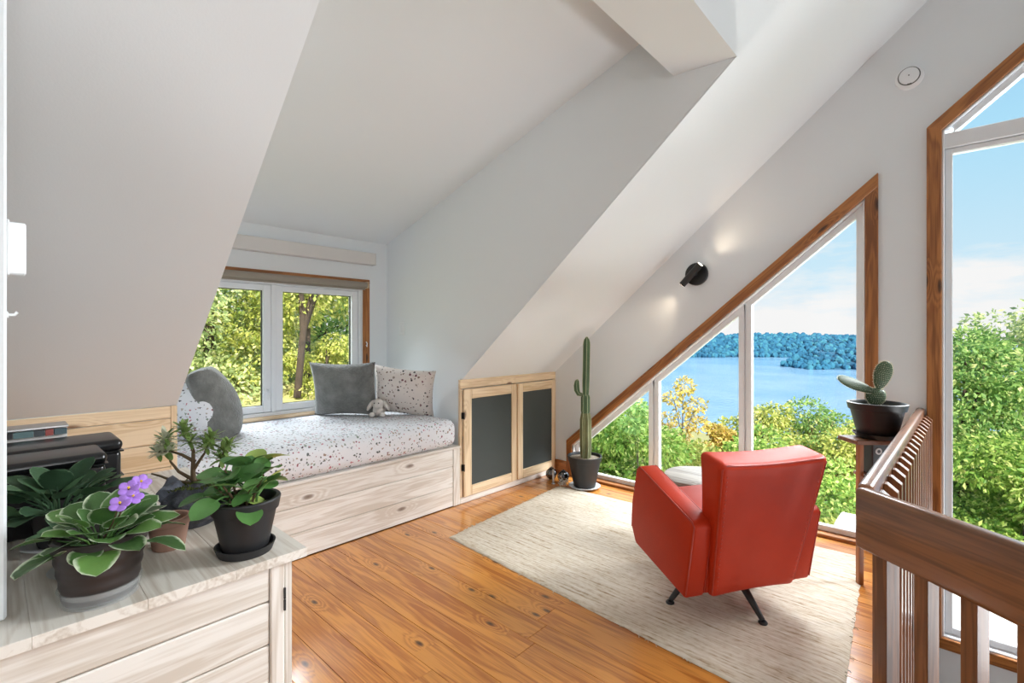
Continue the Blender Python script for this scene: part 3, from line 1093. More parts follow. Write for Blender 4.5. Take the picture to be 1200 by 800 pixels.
# plush toy
tm = Matrix.Translation((-3.50, 2.185, MT)) @ Matrix.Rotation(R(-48), 4, 'Z')
toy = thing('plush_toy', 'small white plush lamb with floppy ears sitting against the grey cushion', 'soft toy', (-3.50, 2.185, MT), R(-48))
S_ = 1.25
bm = bmesh.new()
ball(bm, (0, 0, .042 * S_), .046 * S_, 3, (1.1, .9, .9))
obj('body', bm, M['plush'], toy, local=Matrix(), smooth=180)
bm = bmesh.new()
ball(bm, (.028 * S_, 0, .084 * S_), .038 * S_, 3, (1, 1, .95))
ball(bm, (.060 * S_, 0, .076 * S_), .018 * S_, 2, (1, 1.1, .9))
obj('head', bm, M['plush'], toy, local=Matrix(), smooth=180)
for s in (1, -1):
    bm = bmesh.new()
    ball(bm, (0, 0, 0), .034 * S_, 2, (.5, .42, 1.25))
    obj('ear', bm, M['plush'], toy, local=Matrix.Translation((.022 * S_, s * .052 * S_, .074 * S_)) @ Matrix.Rotation(R(s * 32), 4, 'X'), smooth=180)
    bm = bmesh.new()
    ball(bm, (.045 * S_, s * .034 * S_, .017 * S_), .021 * S_, 2, (1.2, .9, .8))
    obj('paw', bm, M['plush'], toy, local=Matrix(), smooth=180)
    bm = bmesh.new()
    ball(bm, (.062 * S_, s * .014 * S_, .094 * S_), .0042 * S_, 2)
    obj('eye', bm, M['black_plastic'], toy, local=Matrix(), smooth=180)

# valance, roller blind, switch
bm = bx(XW + .001, XW + .075, .70, 2.412, 2.007, 2.114, bev=.004)
va = thing('shade_cassette', 'long taupe grey box mounted on the wall above the dormer window', 'valance', (XW, 1.55, 2.007))
obj('cassette', bm, M['valance'], va)
obj('end_cap', bx(XW + .001, XW + .077, 2.412, 2.418, 2.005, 2.116, bev=.002), M['valance'], va)
rb = thing('roller_blind', 'rolled up taupe blind across the top of the dormer window', 'blind', (XW, 1.55, 1.79))
bm = bmesh.new()
tube(bm, [(XW + .045, .72, 1.818), (XW + .045, 2.335, 1.818)], .026, 18)
obj('fabric_roll', bm, M['blind'], rb, smooth=50)
obj('hem_bar', bx(XW + .022, XW + .030, .72, 2.335, 1.775, 1.80, bev=.002), M['blind'], rb)
obj('bracket', bx(XW + .018, XW + .078, 2.337, 2.345, 1.788, 1.848, bev=.003), M['pine_warm'], rb)
ls = thing('light_switch', 'white rocker light switch on the dormer side wall', 'switch', (-3.745, Y2, 1.36))
obj('plate', bx(-3.785, -3.705, Y2 - .008, Y2 - .0005, 1.36, 1.48, bev=.004, seg=2), M['white'], ls, smooth=40)
obj('rocker', bx(-3.762, -3.728, Y2 - .013, Y2 - .007, 1.385, 1.455, bev=.003), M['white'], ls)

# ------------------------------------------------------------------ cupboard under the slope
uc = thing('eaves_cupboard', 'pale pine cupboard with two dark panelled doors under the sloping ceiling', 'cupboard', (XK, 3.2, 0))
CX = XK + .004
plank('top_rail', uc, (CX, Y2 - .02, .963), (CX, YG - .002, .963), .074, .026, (1, 0, 0), M['pine_warm'])
plank('bottom_rail', uc, (CX, Y2 - .02, .026), (CX, YG - .002, .026), .05, .026, (1, 0, 0), M['pine'])
plank('frame_stile', uc, (CX, 2.572, .053), (CX, 2.572, .924), .026, .026, (1, 0, 0), M['pine_warm'])
plank('frame_stile', uc, (CX, 3.226, .053), (CX, 3.226, .924), .03, .026, (1, 0, 0), M['pine_warm'])
plank('frame_stile', uc, (CX, 3.796, .053), (CX, 3.796, .924), .044, .026, (1, 0, 0), M['pine_warm'])
DX = CX + .020
for y0, y1 in ((2.586, 3.217), (3.236, 3.776)):
    d = thing_part('door', uc)
    z0, z1 = .055, .922
    sw_ = .083 if y0 < 3 else .068
    plank('door_stile', d, (DX, y0 + sw_ / 2, z0), (DX, y0 + sw_ / 2, z1), sw_, .02, (1, 0, 0), M['pine_warm'])
    s2 = .064 if y0 < 3 else .040
    plank('door_stile', d, (DX, y1 - s2 / 2, z0), (DX, y1 - s2 / 2, z1), s2, .02, (1, 0, 0), M['pine_warm'])
    plank('door_rail', d, (DX, y0 + sw_ + .001, z1 - .04), (DX, y1 - s2 - .001, z1 - .04), .080, .02, (1, 0, 0), M['pine_warm'])
    plank('door_rail', d, (DX, y0 + sw_ + .001, z0 + .04), (DX, y1 - s2 - .001, z0 + .04), .080, .02, (1, 0, 0), M['pine_warm'])
    obj('door_panel', bx(DX - .016, DX - .010, y0 + sw_ - .005, y1 - s2 + .005, z0 + .075, z1 - .075), M['chalk'], d)
for z in (.71, .292):
    bm = bmesh.new()
    box(bm, CX + .001, CX + .005, 2.570, 2.583, z - .026, z + .026, bev=.001)
    box(bm, CX + .001, DX + .003, 2.581, 2.588, z - .026, z + .026, bev=.001)
    tube(bm, [(DX + .003, 2.585, z - .028), (DX + .003, 2.585, z + .028)], .0035, 8)
    obj('hinge', bm, M['black_metal'], uc)

# ------------------------------------------------------------------ fittings on the gable wall
wl_ = thing('wall_lamp', 'round black metal up and down wall lamp on the gable', 'lamp', (-1.505, YG, 1.845))
al = math.atan(SL)
bm = bmesh.new()
lathe(bm, [(.0, 0), (.09, 0), (.09, .018), (.084, .024), (0, .024)], seg=36, cap=False)
obj('backplate', bm, M['black_metal'], wl_, local=Matrix.Rotation(R(90), 4, 'X'), smooth=35)
ax_ = Vector((math.cos(al + .1), 0, math.sin(al + .1)))
bm = bmesh.new()
tube(bm, [ax_ * -.118 + Vector((0, -.092, 0)), ax_ * .088 + Vector((0, -.092, 0))], .026, 20)
obj('shade', bm, M['black_metal'], wl_, local=Matrix(), smooth=40)
bm = bmesh.new()
tube(bm, [(0, -.02, 0), (0, -.08, 0)], .014, 12)
obj('arm', bm, M['black_metal'], wl_, local=Matrix(), smooth=40)
for s, dd in ((1, .0885), (-1, .1185)):
    bm = bmesh.new()
    tube(bm, [ax_ * s * (dd - .001) + Vector((0, -.092, 0)), ax_ * s * (dd + .001) + Vector((0, -.092, 0))], .022, 20)
    obj('bulb', bm, M['emit'], wl_, local=Matrix())
    sp = bpy.data.lights.new('spot', 'SPOT')
    sp.energy = 5.5
    sp.color = (1, .80, .58)
    sp.spot_size = R(84)
    sp.spot_blend = 1.0
    sp.shadow_soft_size = .02
    so = bpy.data.objects.new('lamp_light', sp)
    COL.objects.link(so)
    so.location = Vector((-1.505, YG - .092, 1.845)) + ax_ * s * (dd + .006)
    so.rotation_euler = (ax_ * s + Vector((0, -.02, 0))).to_track_quat('-Z', 'Y').to_euler()

sd = thing('smoke_detector', 'round white smoke detector high on the gable wall', 'smoke detector', (-.198, YG, 2.93))
lm = Matrix.Rotation(R(90), 4, 'X')
bm = bmesh.new()
lathe(bm, [(0, 0), (.068, 0), (.071, .010), (.067, .032), (.056, .040), (0, .040)], seg=40, cap=False)
obj('base', bm, M['white'], sd, local=lm, smooth=35)
bm = bmesh.new()
lathe(bm, [(0, .038), (.0545, .038), (.0545, .0425), (0, .0425)], seg=40, cap=False)
obj('slot', bm, plain('detector_slot', srgb(110, 110, 108), .7), sd, local=lm, smooth=35)
bm = bmesh.new()
lathe(bm, [(0, .040), (.049, .040), (.048, .050), (.044, .054), (0, .055)], seg=40, cap=False)
obj('cover', bm, M['white'], sd, local=lm, smooth=35)
obj('test_button', bx(-.008, .012, -.054, -.043, .038, .049), plain('detector_dark', srgb(80, 80, 76), .7), sd, local=lm)
bm = bmesh.new()
lathe(bm, [(0, .054), (.004, .054), (.004, .057), (0, .057)], seg=10, cap=False)
obj('indicator', bm, plain('detector_grey', srgb(90, 90, 86), .7), sd, local=lm)

ws = thing('switch_box', 'white box fixed beside the partition edge', 'switch box', (-1.36, .03, 1.47))  # switch box on the partition's end face
obj('cover', bx(-1.380, -1.350, .024, .050, 1.471, 1.573, bev=.003), M['white'], ws)
obj('back_plate', bx(-1.392, -1.340, .0225, .027, 1.468, 1.576, bev=.002), M['white'], ws)
hk = thing('wall_hook', 'tiny white hook below the box on the partition edge', 'hook', (-1.36, .03, 1.38))
bm = bmesh.new()
tube(bm, [(-1.365, .021, 1.392), (-1.365, .034, 1.392), (-1.365, .038, 1.398)], .003, 8)
obj('peg', bm, M['white'], hk, smooth=40)
obj('base', bx(-1.372, -1.358, .0225, .026, 1.385, 1.399, bev=.002), M['white'], hk)

# ------------------------------------------------------------------ rug
m, t, b = newmat('rag_rug')
tc = N(t, 'ShaderNodeTexCoord')
mp = N(t, 'ShaderNodeMapping')
mp.inputs['Scale'].default_value = (3.2, 75, 1)
t.links.new(tc.outputs['Object'], mp.inputs[0])
n1 = N(t, 'ShaderNodeTexNoise', Scale=1.0, Detail=4.0, Roughness=.65)
t.links.new(mp.outputs[0], n1.inputs['Vector'])
mp2 = N(t, 'ShaderNodeMapping')
mp2.inputs['Scale'].default_value = (28, 60, 1)
t.links.new(tc.outputs['Object'], mp2.inputs[0])
n2 = N(t, 'ShaderNodeTexNoise', Scale=1.0, Detail=3.0)
t.links.new(mp2.outputs[0], n2.inputs['Vector'])
ad = N(t, 'ShaderNodeMath', operation='MULTIPLY_ADD')
ad.inputs[1].default_value = .45
t.links.new(n2.outputs['Fac'], ad.inputs[0])
t.links.new(n1.outputs['Fac'], ad.inputs[2])
cr = ramp(t, [(.48, srgb(146, 120, 92)), (.60, srgb(192, 174, 150)), (.72, srgb(213, 201, 182)), (.95, srgb(226, 218, 206))])
t.links.new(ad.outputs[0], cr.inputs[0])
t.links.new(cr.outputs[0], b.inputs['Base Color'])
b.inputs['Roughness'].default_value = .95
b.inputs['Specular IOR Level'].default_value = .1
bp = N(t, 'ShaderNodeBump', Strength=.5, Distance=.006)
t.links.new(ad.outputs[0], bp.inputs['Height'])
t.links.new(bp.outputs[0], b.inputs['Normal'])
M['rug'] = m
RC = [(-2.494, 2.085), (-.285, 1.93), (-.40, 3.60), (-2.62, 3.47)]
bm = bmesh.new()
nx, ny = 70, 110
g = []
for j in range(ny + 1):
    v = j / ny
    rowv = []
    for i in range(nx + 1):
        u = i / nx
        p = (Vector(RC[0]).lerp(Vector(RC[1]), u)).lerp(Vector(RC[3]).lerp(Vector(RC[2]), u), v)
        wob = .006 * noise.noise(Vector((u * 9, v * 30, 0))) * (1 if i in (0, nx) else 0) + .005 * noise.noise(Vector((u * 20, 3, v))) * (1 if j in (0, ny) else 0)
        z = .009 + .0022 * (j % 2) + .0022 * noise.noise(Vector((p.x * 14, p.y * 40, 0)))
        if i in (0, nx) or j in (0, ny):
            z = .0015
        rowv.append(bm.verts.new((p.x + wob, p.y + wob, z)))
    g.append(rowv)
for j in range(ny):
    for i in range(nx):
        bm.faces.new((g[j][i], g[j][i + 1], g[j + 1][i + 1], g[j + 1][i]))
rug = obj('rag_rug', bm, M['rug'], smooth=180)
tag(rug, 'large cream and beige ribbed rag rug under the red armchair', 'rug')
rnd = random.Random(4)
bm = bmesh.new()
for k in range(120):
    if k % 2:
        i, (a, b_) = 0, (RC[0], RC[1])
    else:
        a, b_ = (RC[0], RC[3]) if k % 4 else (RC[1], RC[2])
    p = Vector(a).lerp(Vector(b_), rnd.random())
    d = Vector((rnd.uniform(-1, 1), rnd.uniform(-1, 1))).normalized() * rnd.uniform(.008, .022)
    tube(bm, [(p.x, p.y, .004), (p.x + d.x * .6, p.y + d.y * .6, .006), (p.x + d.x, p.y + d.y, .003)], .0016, 4)
tag(obj('loose_threads', bm, M['rug'], rug), kind='stuff')

# ------------------------------------------------------------------ red armchair
ac = thing('armchair', 'red leather mid-century swivel armchair seen from behind on the rag rug', 'armchair', (-.91, 2.56, .010), R(148.2 - 90))
TILT = Matrix.Translation((0, 0, .186)) @ Matrix.Rotation(R(9.9), 4, 'X')


def leather(name, bm, smooth=50, parent=None):
    return obj(name, bm, M['leather'], parent or ac, local=TILT if (parent in (None, ac)) else Matrix(), smooth=smooth)


def dense(bm, cuts=6, longer=.12):
    bmesh.ops.subdivide_edges(bm, edges=[e for e in bm.edges if e.calc_length() > longer], cuts=cuts, use_grid_fill=True)


# arms: slab whose top slopes up to the front
HW = .355
for s, nm in ((-1, 'arm'), (1, 'arm')):
    prof = [(-.238, 0.0), (.205, 0.0), (.262, .07), (.275, .20), (.262, .405), (.235, .432), (-.225, .378), (-.245, .36)]
    bm = bmesh.new()
    prism(bm, prof, -.052, .052, 'x', bev=.016, seg=3)
    for v in bm.verts:                              # soft swelling of the padding
        k = max(0, 1 - abs(v.co.y) / .3) * max(0, 1 - abs(v.co.z - .2) / .25)
        v.co.x += (.006 if v.co.x > 0 else -.006) * k
    a = obj(nm, bm, M['leather'], ac, local=TILT @ Matrix.Translation((s * (HW - .052), 0, 0)), smooth=50)
    bm = bmesh.new()
    for xx in (-.0475, .0475):
        tube(bm, [(xx, y_, z_) for y_, z_ in [(-.2365, .02), (-.2400, .358), (-.222, .3725), (.234, .4265), (.256, .402), (.2695, .2), (.257, .07)]], .0042, 6)
    obj('piping', bm, M['piping'], a, local=Matrix(), smooth=60)
# backrest: padded panel that flares towards the top and leans back
BH = .672


def back_warp(v):
    w = v.z / BH
    half = .234 + .060 * w
    u = max(-1, min(1, v.x / .25))
    x = v.x / .25 * half
    y = v.y - .030 * w + .012 * (1 - u * u) + (.05 * w ** 3 if v.y > -.2 else 0)
    z = v.z - .020 * (1 - u * u) * w ** 5
    return Vector((x, y, z))


bm = bmesh.new()
box(bm, -.25, .25, -.268, -.150, 0, BH, bev=.030, seg=5)
bmesh.ops.subdivide_edges(bm, edges=[e for e in bm.edges if e.calc_length() > .3], cuts=15, use_grid_fill=True)
for v in bm.verts:
    v.co = back_warp(v.co)
bk = obj('backrest', bm, M['leather'], ac, local=TILT, smooth=70)
e_ = .0088
loop = [(-.25 + e_, .03 + (BH - .06) * k / 12) for k in range(13)] + [(-.25 + e_ * 2.4, BH - e_ * 2.4)] + [(-.22 + .44 * k / 12, BH - e_) for k in range(13)] + [(.25 - e_ * 2.4, BH - e_ * 2.4)] + [(.25 - e_, BH - .03 - (BH - .06) * k / 12) for k in range(13)]
bm = bmesh.new()
tube(bm, [back_warp(Vector((x, -.268 + e_, z))) for x, z in loop], .0042, 6)
obj('piping', bm, M['piping'], bk, local=Matrix(), smooth=60)
bm = bmesh.new()                                    # row of small tacks down both seams
for k in range(1, 28):
    for x in (-.222, .222):
        p = back_warp(Vector((x, -.268, .03 + (BH - .07) * k / 28)))
        ball(bm, p, .0038, 1, (1, .5, 1))
obj('tacks', bm, M['piping'], bk, local=Matrix(), smooth=180)['kind'] = 'stuff'
bm = bmesh.new()
box(bm, -.25, .25, -.17, .29, .15, .275, bev=.04, seg=4)
leather('seat_cushion', bm)
bm = bmesh.new()
box(bm, -.252, .252, -.24, .25, .012, .155, bev=.012, seg=2)
leather('seat_frame', bm)
# swivel base, not tilted
bm = bmesh.new()
lathe(bm, [(.05, .11), (.05, .15), (.10, .152), (.10, .19)], seg=20)
obj('swivel_hub', bm, M['black_metal'], ac, local=Matrix(), smooth=40)
wang = ac.matrix_basis.inverted()
for foot in ((-.659, 2.447), None, (-1.084, 2.312), None):
    pass
base_a = math.atan2(2.447 - 2.56, -.659 + .91) - R(148.2 - 90)
for k in range(4):
    a_ = base_a + k * PI / 2 * (.98 if k else 1)
    dx, dy = math.cos(a_), math.sin(a_)
    bm = bmesh.new()
    tube(bm, [(dx * .06, dy * .06, .178), (dx * .13, dy * .13, .160), (dx * .278, dy * .278, .014)], [.022, .022, .012], 12)
    lathe(bm, [(.012, .008), (.013, .014)], (dx * .278, dy * .278, 0), 12)
    lg = obj('leg', bm, M['black_metal'], ac, local=Matrix(), smooth=40)
    bm = bmesh.new()
    lathe(bm, [(.020, 0), (.021, .006), (.016, .012)], (dx * .28, dy * .28, .0), 16)
    obj('foot_pad', bm, M['black_plastic'], lg, local=Matrix(), smooth=40)

# ------------------------------------------------------------------ driftwood stool behind the chair
st = thing('round_stool', 'low round grey driftwood side table between armchair and window', 'side table', (-1.20, 3.17, .0095))
bm = bmesh.new()
fn = lambda th, z: 1 + .03 * math.sin(2 * th + 1) + .02 * math.sin(5 * th)
lathe(bm, [(.0, .36), (.235, .36), (.252, .375), (.256, .40), (.250, .422), (.235, .43), (0, .43)], seg=48, fn=fn, cap=False)
obj('tabletop', bm, M['stool_wood'], st, local=Matrix(), smooth=40)
for k in range(3):
    a_ = k * 2 * PI / 3 + .4
    bm = bmesh.new()
    tube(bm, [(.12 * math.cos(a_), .12 * math.sin(a_), .365), (.19 * math.cos(a_), .19 * math.sin(a_), 0)], [.024, .017], 10)
    obj('leg', bm, M['stool_wood'], st, local=Matrix(), smooth=40)

# ------------------------------------------------------------------ railing
rl = thing('stair_railing', 'brown wooden stair railing with square balusters turning a corner', 'railing', (-.2, 1.7, 0))
FA, FB = Vector((-.2085, 1.690)), Vector((-.166, YG - .003))          # left face of the far rail
RT, RB_ = .919, .748
fd = (FB - FA).normalized()
fr = Vector((fd.y, -fd.x))                          # towards the stairwell (+x)


def board(name, a, d, length, n, th, z0, z1, bev):
    """Upright board: starts at a, runs along d, its first face on the line, body towards n."""
    c = a + d * length / 2 + n * th / 2
    zc = (z0 + z1) / 2
    mw = frame_matrix((c.x, c.y, zc), (d.x, d.y, 0), (n.x, n.y, 0))
    h = (z1 - z0) / 2
    return obj(name, bx(-length / 2, length / 2, -h, h, -th / 2, th / 2, bev=bev, seg=4), M['rail'], rl, mw, smooth=40)


board('handrail', FA + fd * .03, fd, (FB - FA).length - .03, fr, .040, RB_, RT, .013)
board('handrail', NR0, ND, 1.5, NN, .040, RB_, RT, .013)


def baluster(c, ax, ay, zt, zb, w=.036):
    """Square baluster; ax points outwards away from the rail, its top is cut on a slope falling outwards."""
    mw = frame_matrix((c.x, c.y, 0), (0, 0, 1), (ax.x, ax.y, 0))
    h = w / 2
    bm = bmesh.new()
    # local: X up, Z outwards
    prism(bm, [(zb, -h), (zt, -h), (zt, -h + .008), (zt - .024, h), (zb, h)], -h, h, 'y', bev=.0015)
    obj('baluster', bm, M['rail'], rl, mw)


L_ = (FB - FA).length
k = 0
s = .14
while s < L_ - .03:
    p = FA + fd * s + fr * (.040 + .019)
    baluster(p, fr, fd, .882, -.24)
    s += .113
s = .0445
k = 0
while s < 1.45:
    p = NR0 + ND * s + NN * (.041 + .019)
    baluster(p, NN, ND, .86, -.24, .044 if k == 0 else .036)
    s += .1115
    k += 1

# ------------------------------------------------------------------ plant stand, speaker, prickly pear
ps = thing('plant_stand', 'narrow wooden plant stand tucked behind the railing at the gable', 'plant stand', (-.33, 3.27, 0))
obj('top', bx(-.15, .15, -.075, .075, -.024, 0, bev=.003), M['rail'], ps, Matrix.Translation((-.315, 3.255, .800)) @ Matrix.Rotation(R(43), 4, 'Z'))
for x, y in ((-.366, 3.201), (-.262, 3.37)):
    plank('post', ps, (x, y, .0), (x, y, .775), .028, .028, (.68, -.73, 0), M['trim'])
obj('shelf', bx(-.10, .10, -.06, .06, -.018, 0, bev=.002), M['rail'], ps, Matrix.Translation((-.30, 3.30, .60)) @ Matrix.Rotation(R(43), 4, 'Z'))
spk = thing('speaker', 'small black speaker with a silver ring under the plant stand top', 'speaker', (-.316, 3.286, .602), R(43))
obj('cabinet', bx(-.052, .070, -.05, .06, .0, .168, bev=.004), M['black_plastic'], spk, local=Matrix())
bm = bmesh.new()
lathe(bm, [(.009, 0), (.017, 0), (.0175, .004), (.009, .004)], seg=20, cap=False)
obj('ring', bm, M['saucer'], spk, local=Matrix.Translation((-.020, -.0495, .130)) @ Matrix.Rotation(R(90), 4, 'X'), smooth=40)
bm = bmesh.new()
lathe(bm, [(0, 0), (.008, 0), (.008, .002), (0, .002)], seg=16, cap=False)
obj('cone', bm, M['black_metal'], spk, local=Matrix.Translation((-.020, -.0495, .130)) @ Matrix.Rotation(R(90), 4, 'X'))


def pot(parent, r0, r1, h, rim, z=0, m=None, rimr=.008, ribs=0, soil='soil', local=Matrix()):
    """Flower pot with a wall thickness, optional rim band, and its soil."""
    prof = [(0, 0), (r0 * .96, 0), (r0, .004)]
    n_ = 24 if ribs else 2
    hb = h - rim
    for i in range(1, n_ + 1):
        q = i / n_
        rr = r0 + (r1 - r0) * q * (hb / h)
        if ribs:
            rr += .0011 * math.sin(q * ribs * 2 * PI)
        prof.append((rr, .004 + (hb - .004) * q))
    if rim:
        rr = r0 + (r1 - r0) * hb / h
        prof += [(rr + rimr, hb + .002), (r1 + rimr * .8, h - .003), (r1 + rimr * .4, h)]
    else:
        prof += [(r1, h - .002)]
    prof += [(r1 - .006, h), (r1 - .010, h - .006), (r1 - .012, h - .030), (0, h - .030)]
    bm = bmesh.new()
    lathe(bm, [(max(a, .0001), b_ + z) for a, b_ in prof], seg=40, cap=False)
    o = obj('pot', bm, m, parent, local=local, smooth=40)
    bm = bmesh.new()
    rings = lathe(bm, [(.0001, h - .018), (r1 * .45, h - .019), (r1 - .0115, h - .024), (r1 - .0115, h - .03)], (0, 0, z), 24, cap=False)
    for v in bm.verts:
        v.co.z += .006 * noise.noise(v.co * 60)
    obj('soil', bm, M[soil], parent, local=local, smooth=40)
    return o


def dish(parent, name, r0, r1, h, m, z=0):
    bm = bmesh.new()
    lathe(bm, [(.0001, z), (r0, z), (r1, z + h), (r1 - .004, z + h), (r0 - .003, z + .005), (.0001, z + .005)], seg=36, cap=False)
    return obj(name, bm, m, parent, local=Matrix(), smooth=35)


op = thing('prickly_pear', 'prickly pear cactus with two pads in a black pot by the railing', 'cactus', (-.306, 3.265, .801))
dish(op, 'saucer', .092, .112, .026, M['black_plastic'])
pot(op, .088, .130, .185, .040, .006, M['black_plastic'], .009)


def pad(name, base, tip, w, th, seed, face):
    """Flat oval cactus pad from base to tip with spine tufts on a grid."""
    base, tip = Vector(base), Vector(tip)
    L = (tip - base).length
    mw = frame_matrix(base, tip - base, face)
    bm = bmesh.new()
    vs = ball(bm, (0, 0, 0), 1, 4)
    for v in vs:
        u = (v.co.x + 1) / 2
        wid = (.72 + .36 * u) * w / 2
        v.co = Vector((L * u, v.co.y * wid, v.co.z * th / 2 * (1.1 - .4 * u)))
    p = obj(name, bm, M['opuntia'], op, local=mw, smooth=180)
    bm = bmesh.new()
    rnd = random.Random(seed)
    sp_ = .0105
    nu = int(L / sp_)
    for i in range(1, nu + 1):
        u = i / (nu + 1)
        X = -1 + 2 * u
        half = (.72 + .36 * u) * w / 2 * math.sqrt(max(0, 1 - X * X))
        nv = int(2 * half / sp_)
        for j in range(nv + 1):
            yv = -half + (j + .5 * (i % 2)) * sp_
            if abs(yv) > half:
                continue
            q = 1 - X * X - (yv / ((.72 + .36 * u) * w / 2)) ** 2
            zz_ = th / 2 * (1.1 - .4 * u) * math.sqrt(max(0, q))
            for s in (1, -1):
                for _ in range(2):
                    c = Vector((L * u, yv, s * zz_))
                    d = Vector((rnd.uniform(-.5, .5), rnd.uniform(-.5, .5) + yv * 6, s * 1.0)).normalized() * .007
                    e = d.orthogonal().normalized() * .0019
                    bm.faces.new([bm.verts.new(c - e), bm.verts.new(c + e), bm.verts.new(c + d)])
    # spines along the outline
    for i in range(56):
        th_ = 2 * PI * i / 56
        u = (math.cos(th_) + 1) / 2
        c = Vector((L * u, math.sin(th_) * (.72 + .36 * u) * w / 2, 0))
        d = Vector((math.cos(th_), math.sin(th_), rnd.uniform(-.4, .4))).normalized()
        for _ in range(3):
            dd = (d + Vector((rnd.uniform(-.6, .6), rnd.uniform(-.6, .6), rnd.uniform(-.6, .6)))).normalized() * .008
            e = Vector((-d.y, d.x, 0)) * .0020
            bm.faces.new([bm.verts.new(c - e), bm.verts.new(c + e), bm.verts.new(c + dd)])
    f = obj('spines', bm, M['spine'], p, local=Matrix())
    f['kind'] = 'stuff'
    return p


vf = Vector((.62, -.75, .1))
R_ = Vector((.7365, .6766, 0))
o0 = Vector((-.004, 0, .170))
pad('pad', o0, o0 + Vector((0, 0, .098)) + R_ * -.002, .115, .05, 1, vf)
p1 = o0 + Vector((0, 0, .092)) + R_ * .012
pad('pad', p1, p1 + Vector((0, 0, .152)) + R_ * .036 + Vector((.01, -.012, 0)), .100, .028, 2, vf)
p2 = o0 + Vector((0, 0, .080)) + R_ * -.010
pad('pad', p2, p2 + Vector((0, 0, .072)) - R_ * .198, .082, .030, 3, Vector((.45, -.62, .62)))

# ------------------------------------------------------------------ column cactus, glass balls and candle by the corner
cp = thing('column_cactus', 'tall slim column cactus in a black pot in the corner', 'cactus', (-2.427, 3.60, .011))
dish(cp, 'saucer', .125, .142, .012, M['saucer'])
pot(cp, .096, .150, .272, .045, .004, M['pot_matte'], .006, soil='gravel')


def ribbed(name, pts, rad, ribs, m, parent, seg=None):
    """Ribbed cactus stem along pts."""
    seg = ribs * 6
    bm = bmesh.new()
    pts = [Vector(p) for p in pts]
    rings = []
    for i, p in enumerate(pts):
        d = (pts[min(i + 1, len(pts) - 1)] - pts[max(i - 1, 0)]).normalized()
        up = Vector((0, 1, 0)) if abs(d.y) < .9 else Vector((1, 0, 0))
        up = (up - d * up.dot(d)).normalized()
        s = d.cross(up)
        rings.append([bm.verts.new(p + (up * math.cos(2 * PI * k / seg) + s * math.sin(2 * PI * k / seg)) * rad[i] * (.80 + .24 * abs(math.cos(ribs * PI * k / seg)) ** 1.5)) for k in range(seg)])
    for a, b_ in zip(rings, rings[1:]):
        for k in range(seg):
            j = (k + 1) % seg
            bm.faces.new((a[k], a[j], b_[j], b_[k]))
    bm.faces.new(rings[0][::-1])
    bm.faces.new(rings[-1])
    o = obj(name, bm, m, parent, local=Matrix(), smooth=70)
    bm = bmesh.new()
    for r in range(ribs):
        a_ = 2 * PI * r / ribs
        line = []
        for i, p in enumerate(pts):
            d = (pts[min(i + 1, len(pts) - 1)] - pts[max(i - 1, 0)]).normalized()
            up = Vector((0, 1, 0)) if abs(d.y) < .9 else Vector((1, 0, 0))
            up = (up - d * up.dot(d)).normalized()
            s = d.cross(up)
            line.append(p + (up * math.cos(a_) + s * math.sin(a_)) * rad[i] * 1.03)
        tube(bm, line, .0024, 4)
        for q in line[1:-1]:
            for _ in range(3):
                dd = Vector((random.uniform(-1, 1), random.uniform(-1, 1), random.uniform(-1, 1))).normalized() * .008
                e = dd.orthogonal().normalized() * .001
                bm.faces.new([bm.verts.new(q - e), bm.verts.new(q + e), bm.verts.new(q + dd)])
    obj('rib_line', bm, M['rib_edge'], o, local=Matrix())['kind'] = 'stuff'
    return o


def stem_pts(x, y, z0, z1, r0, n=14, bx_=0.0, tip=True):
    pts, rad = [], []
    for i in range(n + 1):
        q = i / n
        pts.append((x + bx_ * q, y, z0 + (z1 - z0) * q))
        taper = .82 + .18 * min(1, q * 5)
        if q > .86:
            taper *= math.sqrt(max(.02, 1 - ((q - .86) / .14) ** 2)) if tip else (1 - .22 * (q - .86) / .14)
        rad.append(r0 * taper)
    return pts, rad


ribbed('stem', *stem_pts(.012, 0, .24, .655, .048, tip=False), 6, M['cactus_old'], cp)
ribbed('stem', *stem_pts(.010, 0, .640, .82, .038, tip=False), 6, M['cactus'], cp)
ribbed('stem', *stem_pts(.012, .0, .805, 1.335, .030, 22, .012), 5, M['cactus'], cp)
an = [(-.012, -.01, .815), (-.040, -.035, .825), (-.050, -.046, .86), (-.052, -.048, .90), (-.050, -.046, .94), (-.046, -.042, .955)]
ribbed('side_arm', an, [.012, .020, .024, .024, .018, .004], 5, M['cactus'], cp)

gb = []
for k, (x, y, lab) in enumerate(((-2.80, 3.60, 'dark chrome ball on the floor against the cupboard corner'), (-2.66, 3.60, 'dark chrome ball beside the cactus pot'))):
    b_ = thing('chrome_ball', lab, 'ball', (x, y, .0), group='chrome balls in the corner')
    bm = bmesh.new()
    ball(bm, (0, 0, .052), .052, 4)
    for v in bm.verts:
        a_ = math.atan2(v.co.y, v.co.x)
        v.co += (v.co - Vector((0, 0, .052))) * .05 * math.cos(8 * a_)
    obj('globe', bm, M['chrome'], b_, local=Matrix(), smooth=180)
    bm = bmesh.new()
    lathe(bm, [(.02, .1), (.02, .108), (.006, .110), (.005, .118)], seg=16)
    obj('cap', bm, M['black_metal'], b_, local=Matrix(), smooth=40)
cd = thing('taper_candle', 'thin white candle standing on the floor before the chrome balls', 'candle', (-2.70, 3.50, 0))
bm = bmesh.new()
lathe(bm, [(.018, 0), (.018, .004), (.009, .006), (.009, .128), (.004, .132)], seg=14)
obj('wax', bm, M['saucer'], cd, local=Matrix(), smooth=40)
bm = bmesh.new()
tube(bm, [(0, 0, .13), (.001, 0, .143)], .0012, 5)
obj('wick', bm, M['black_plastic'], cd, local=Matrix())
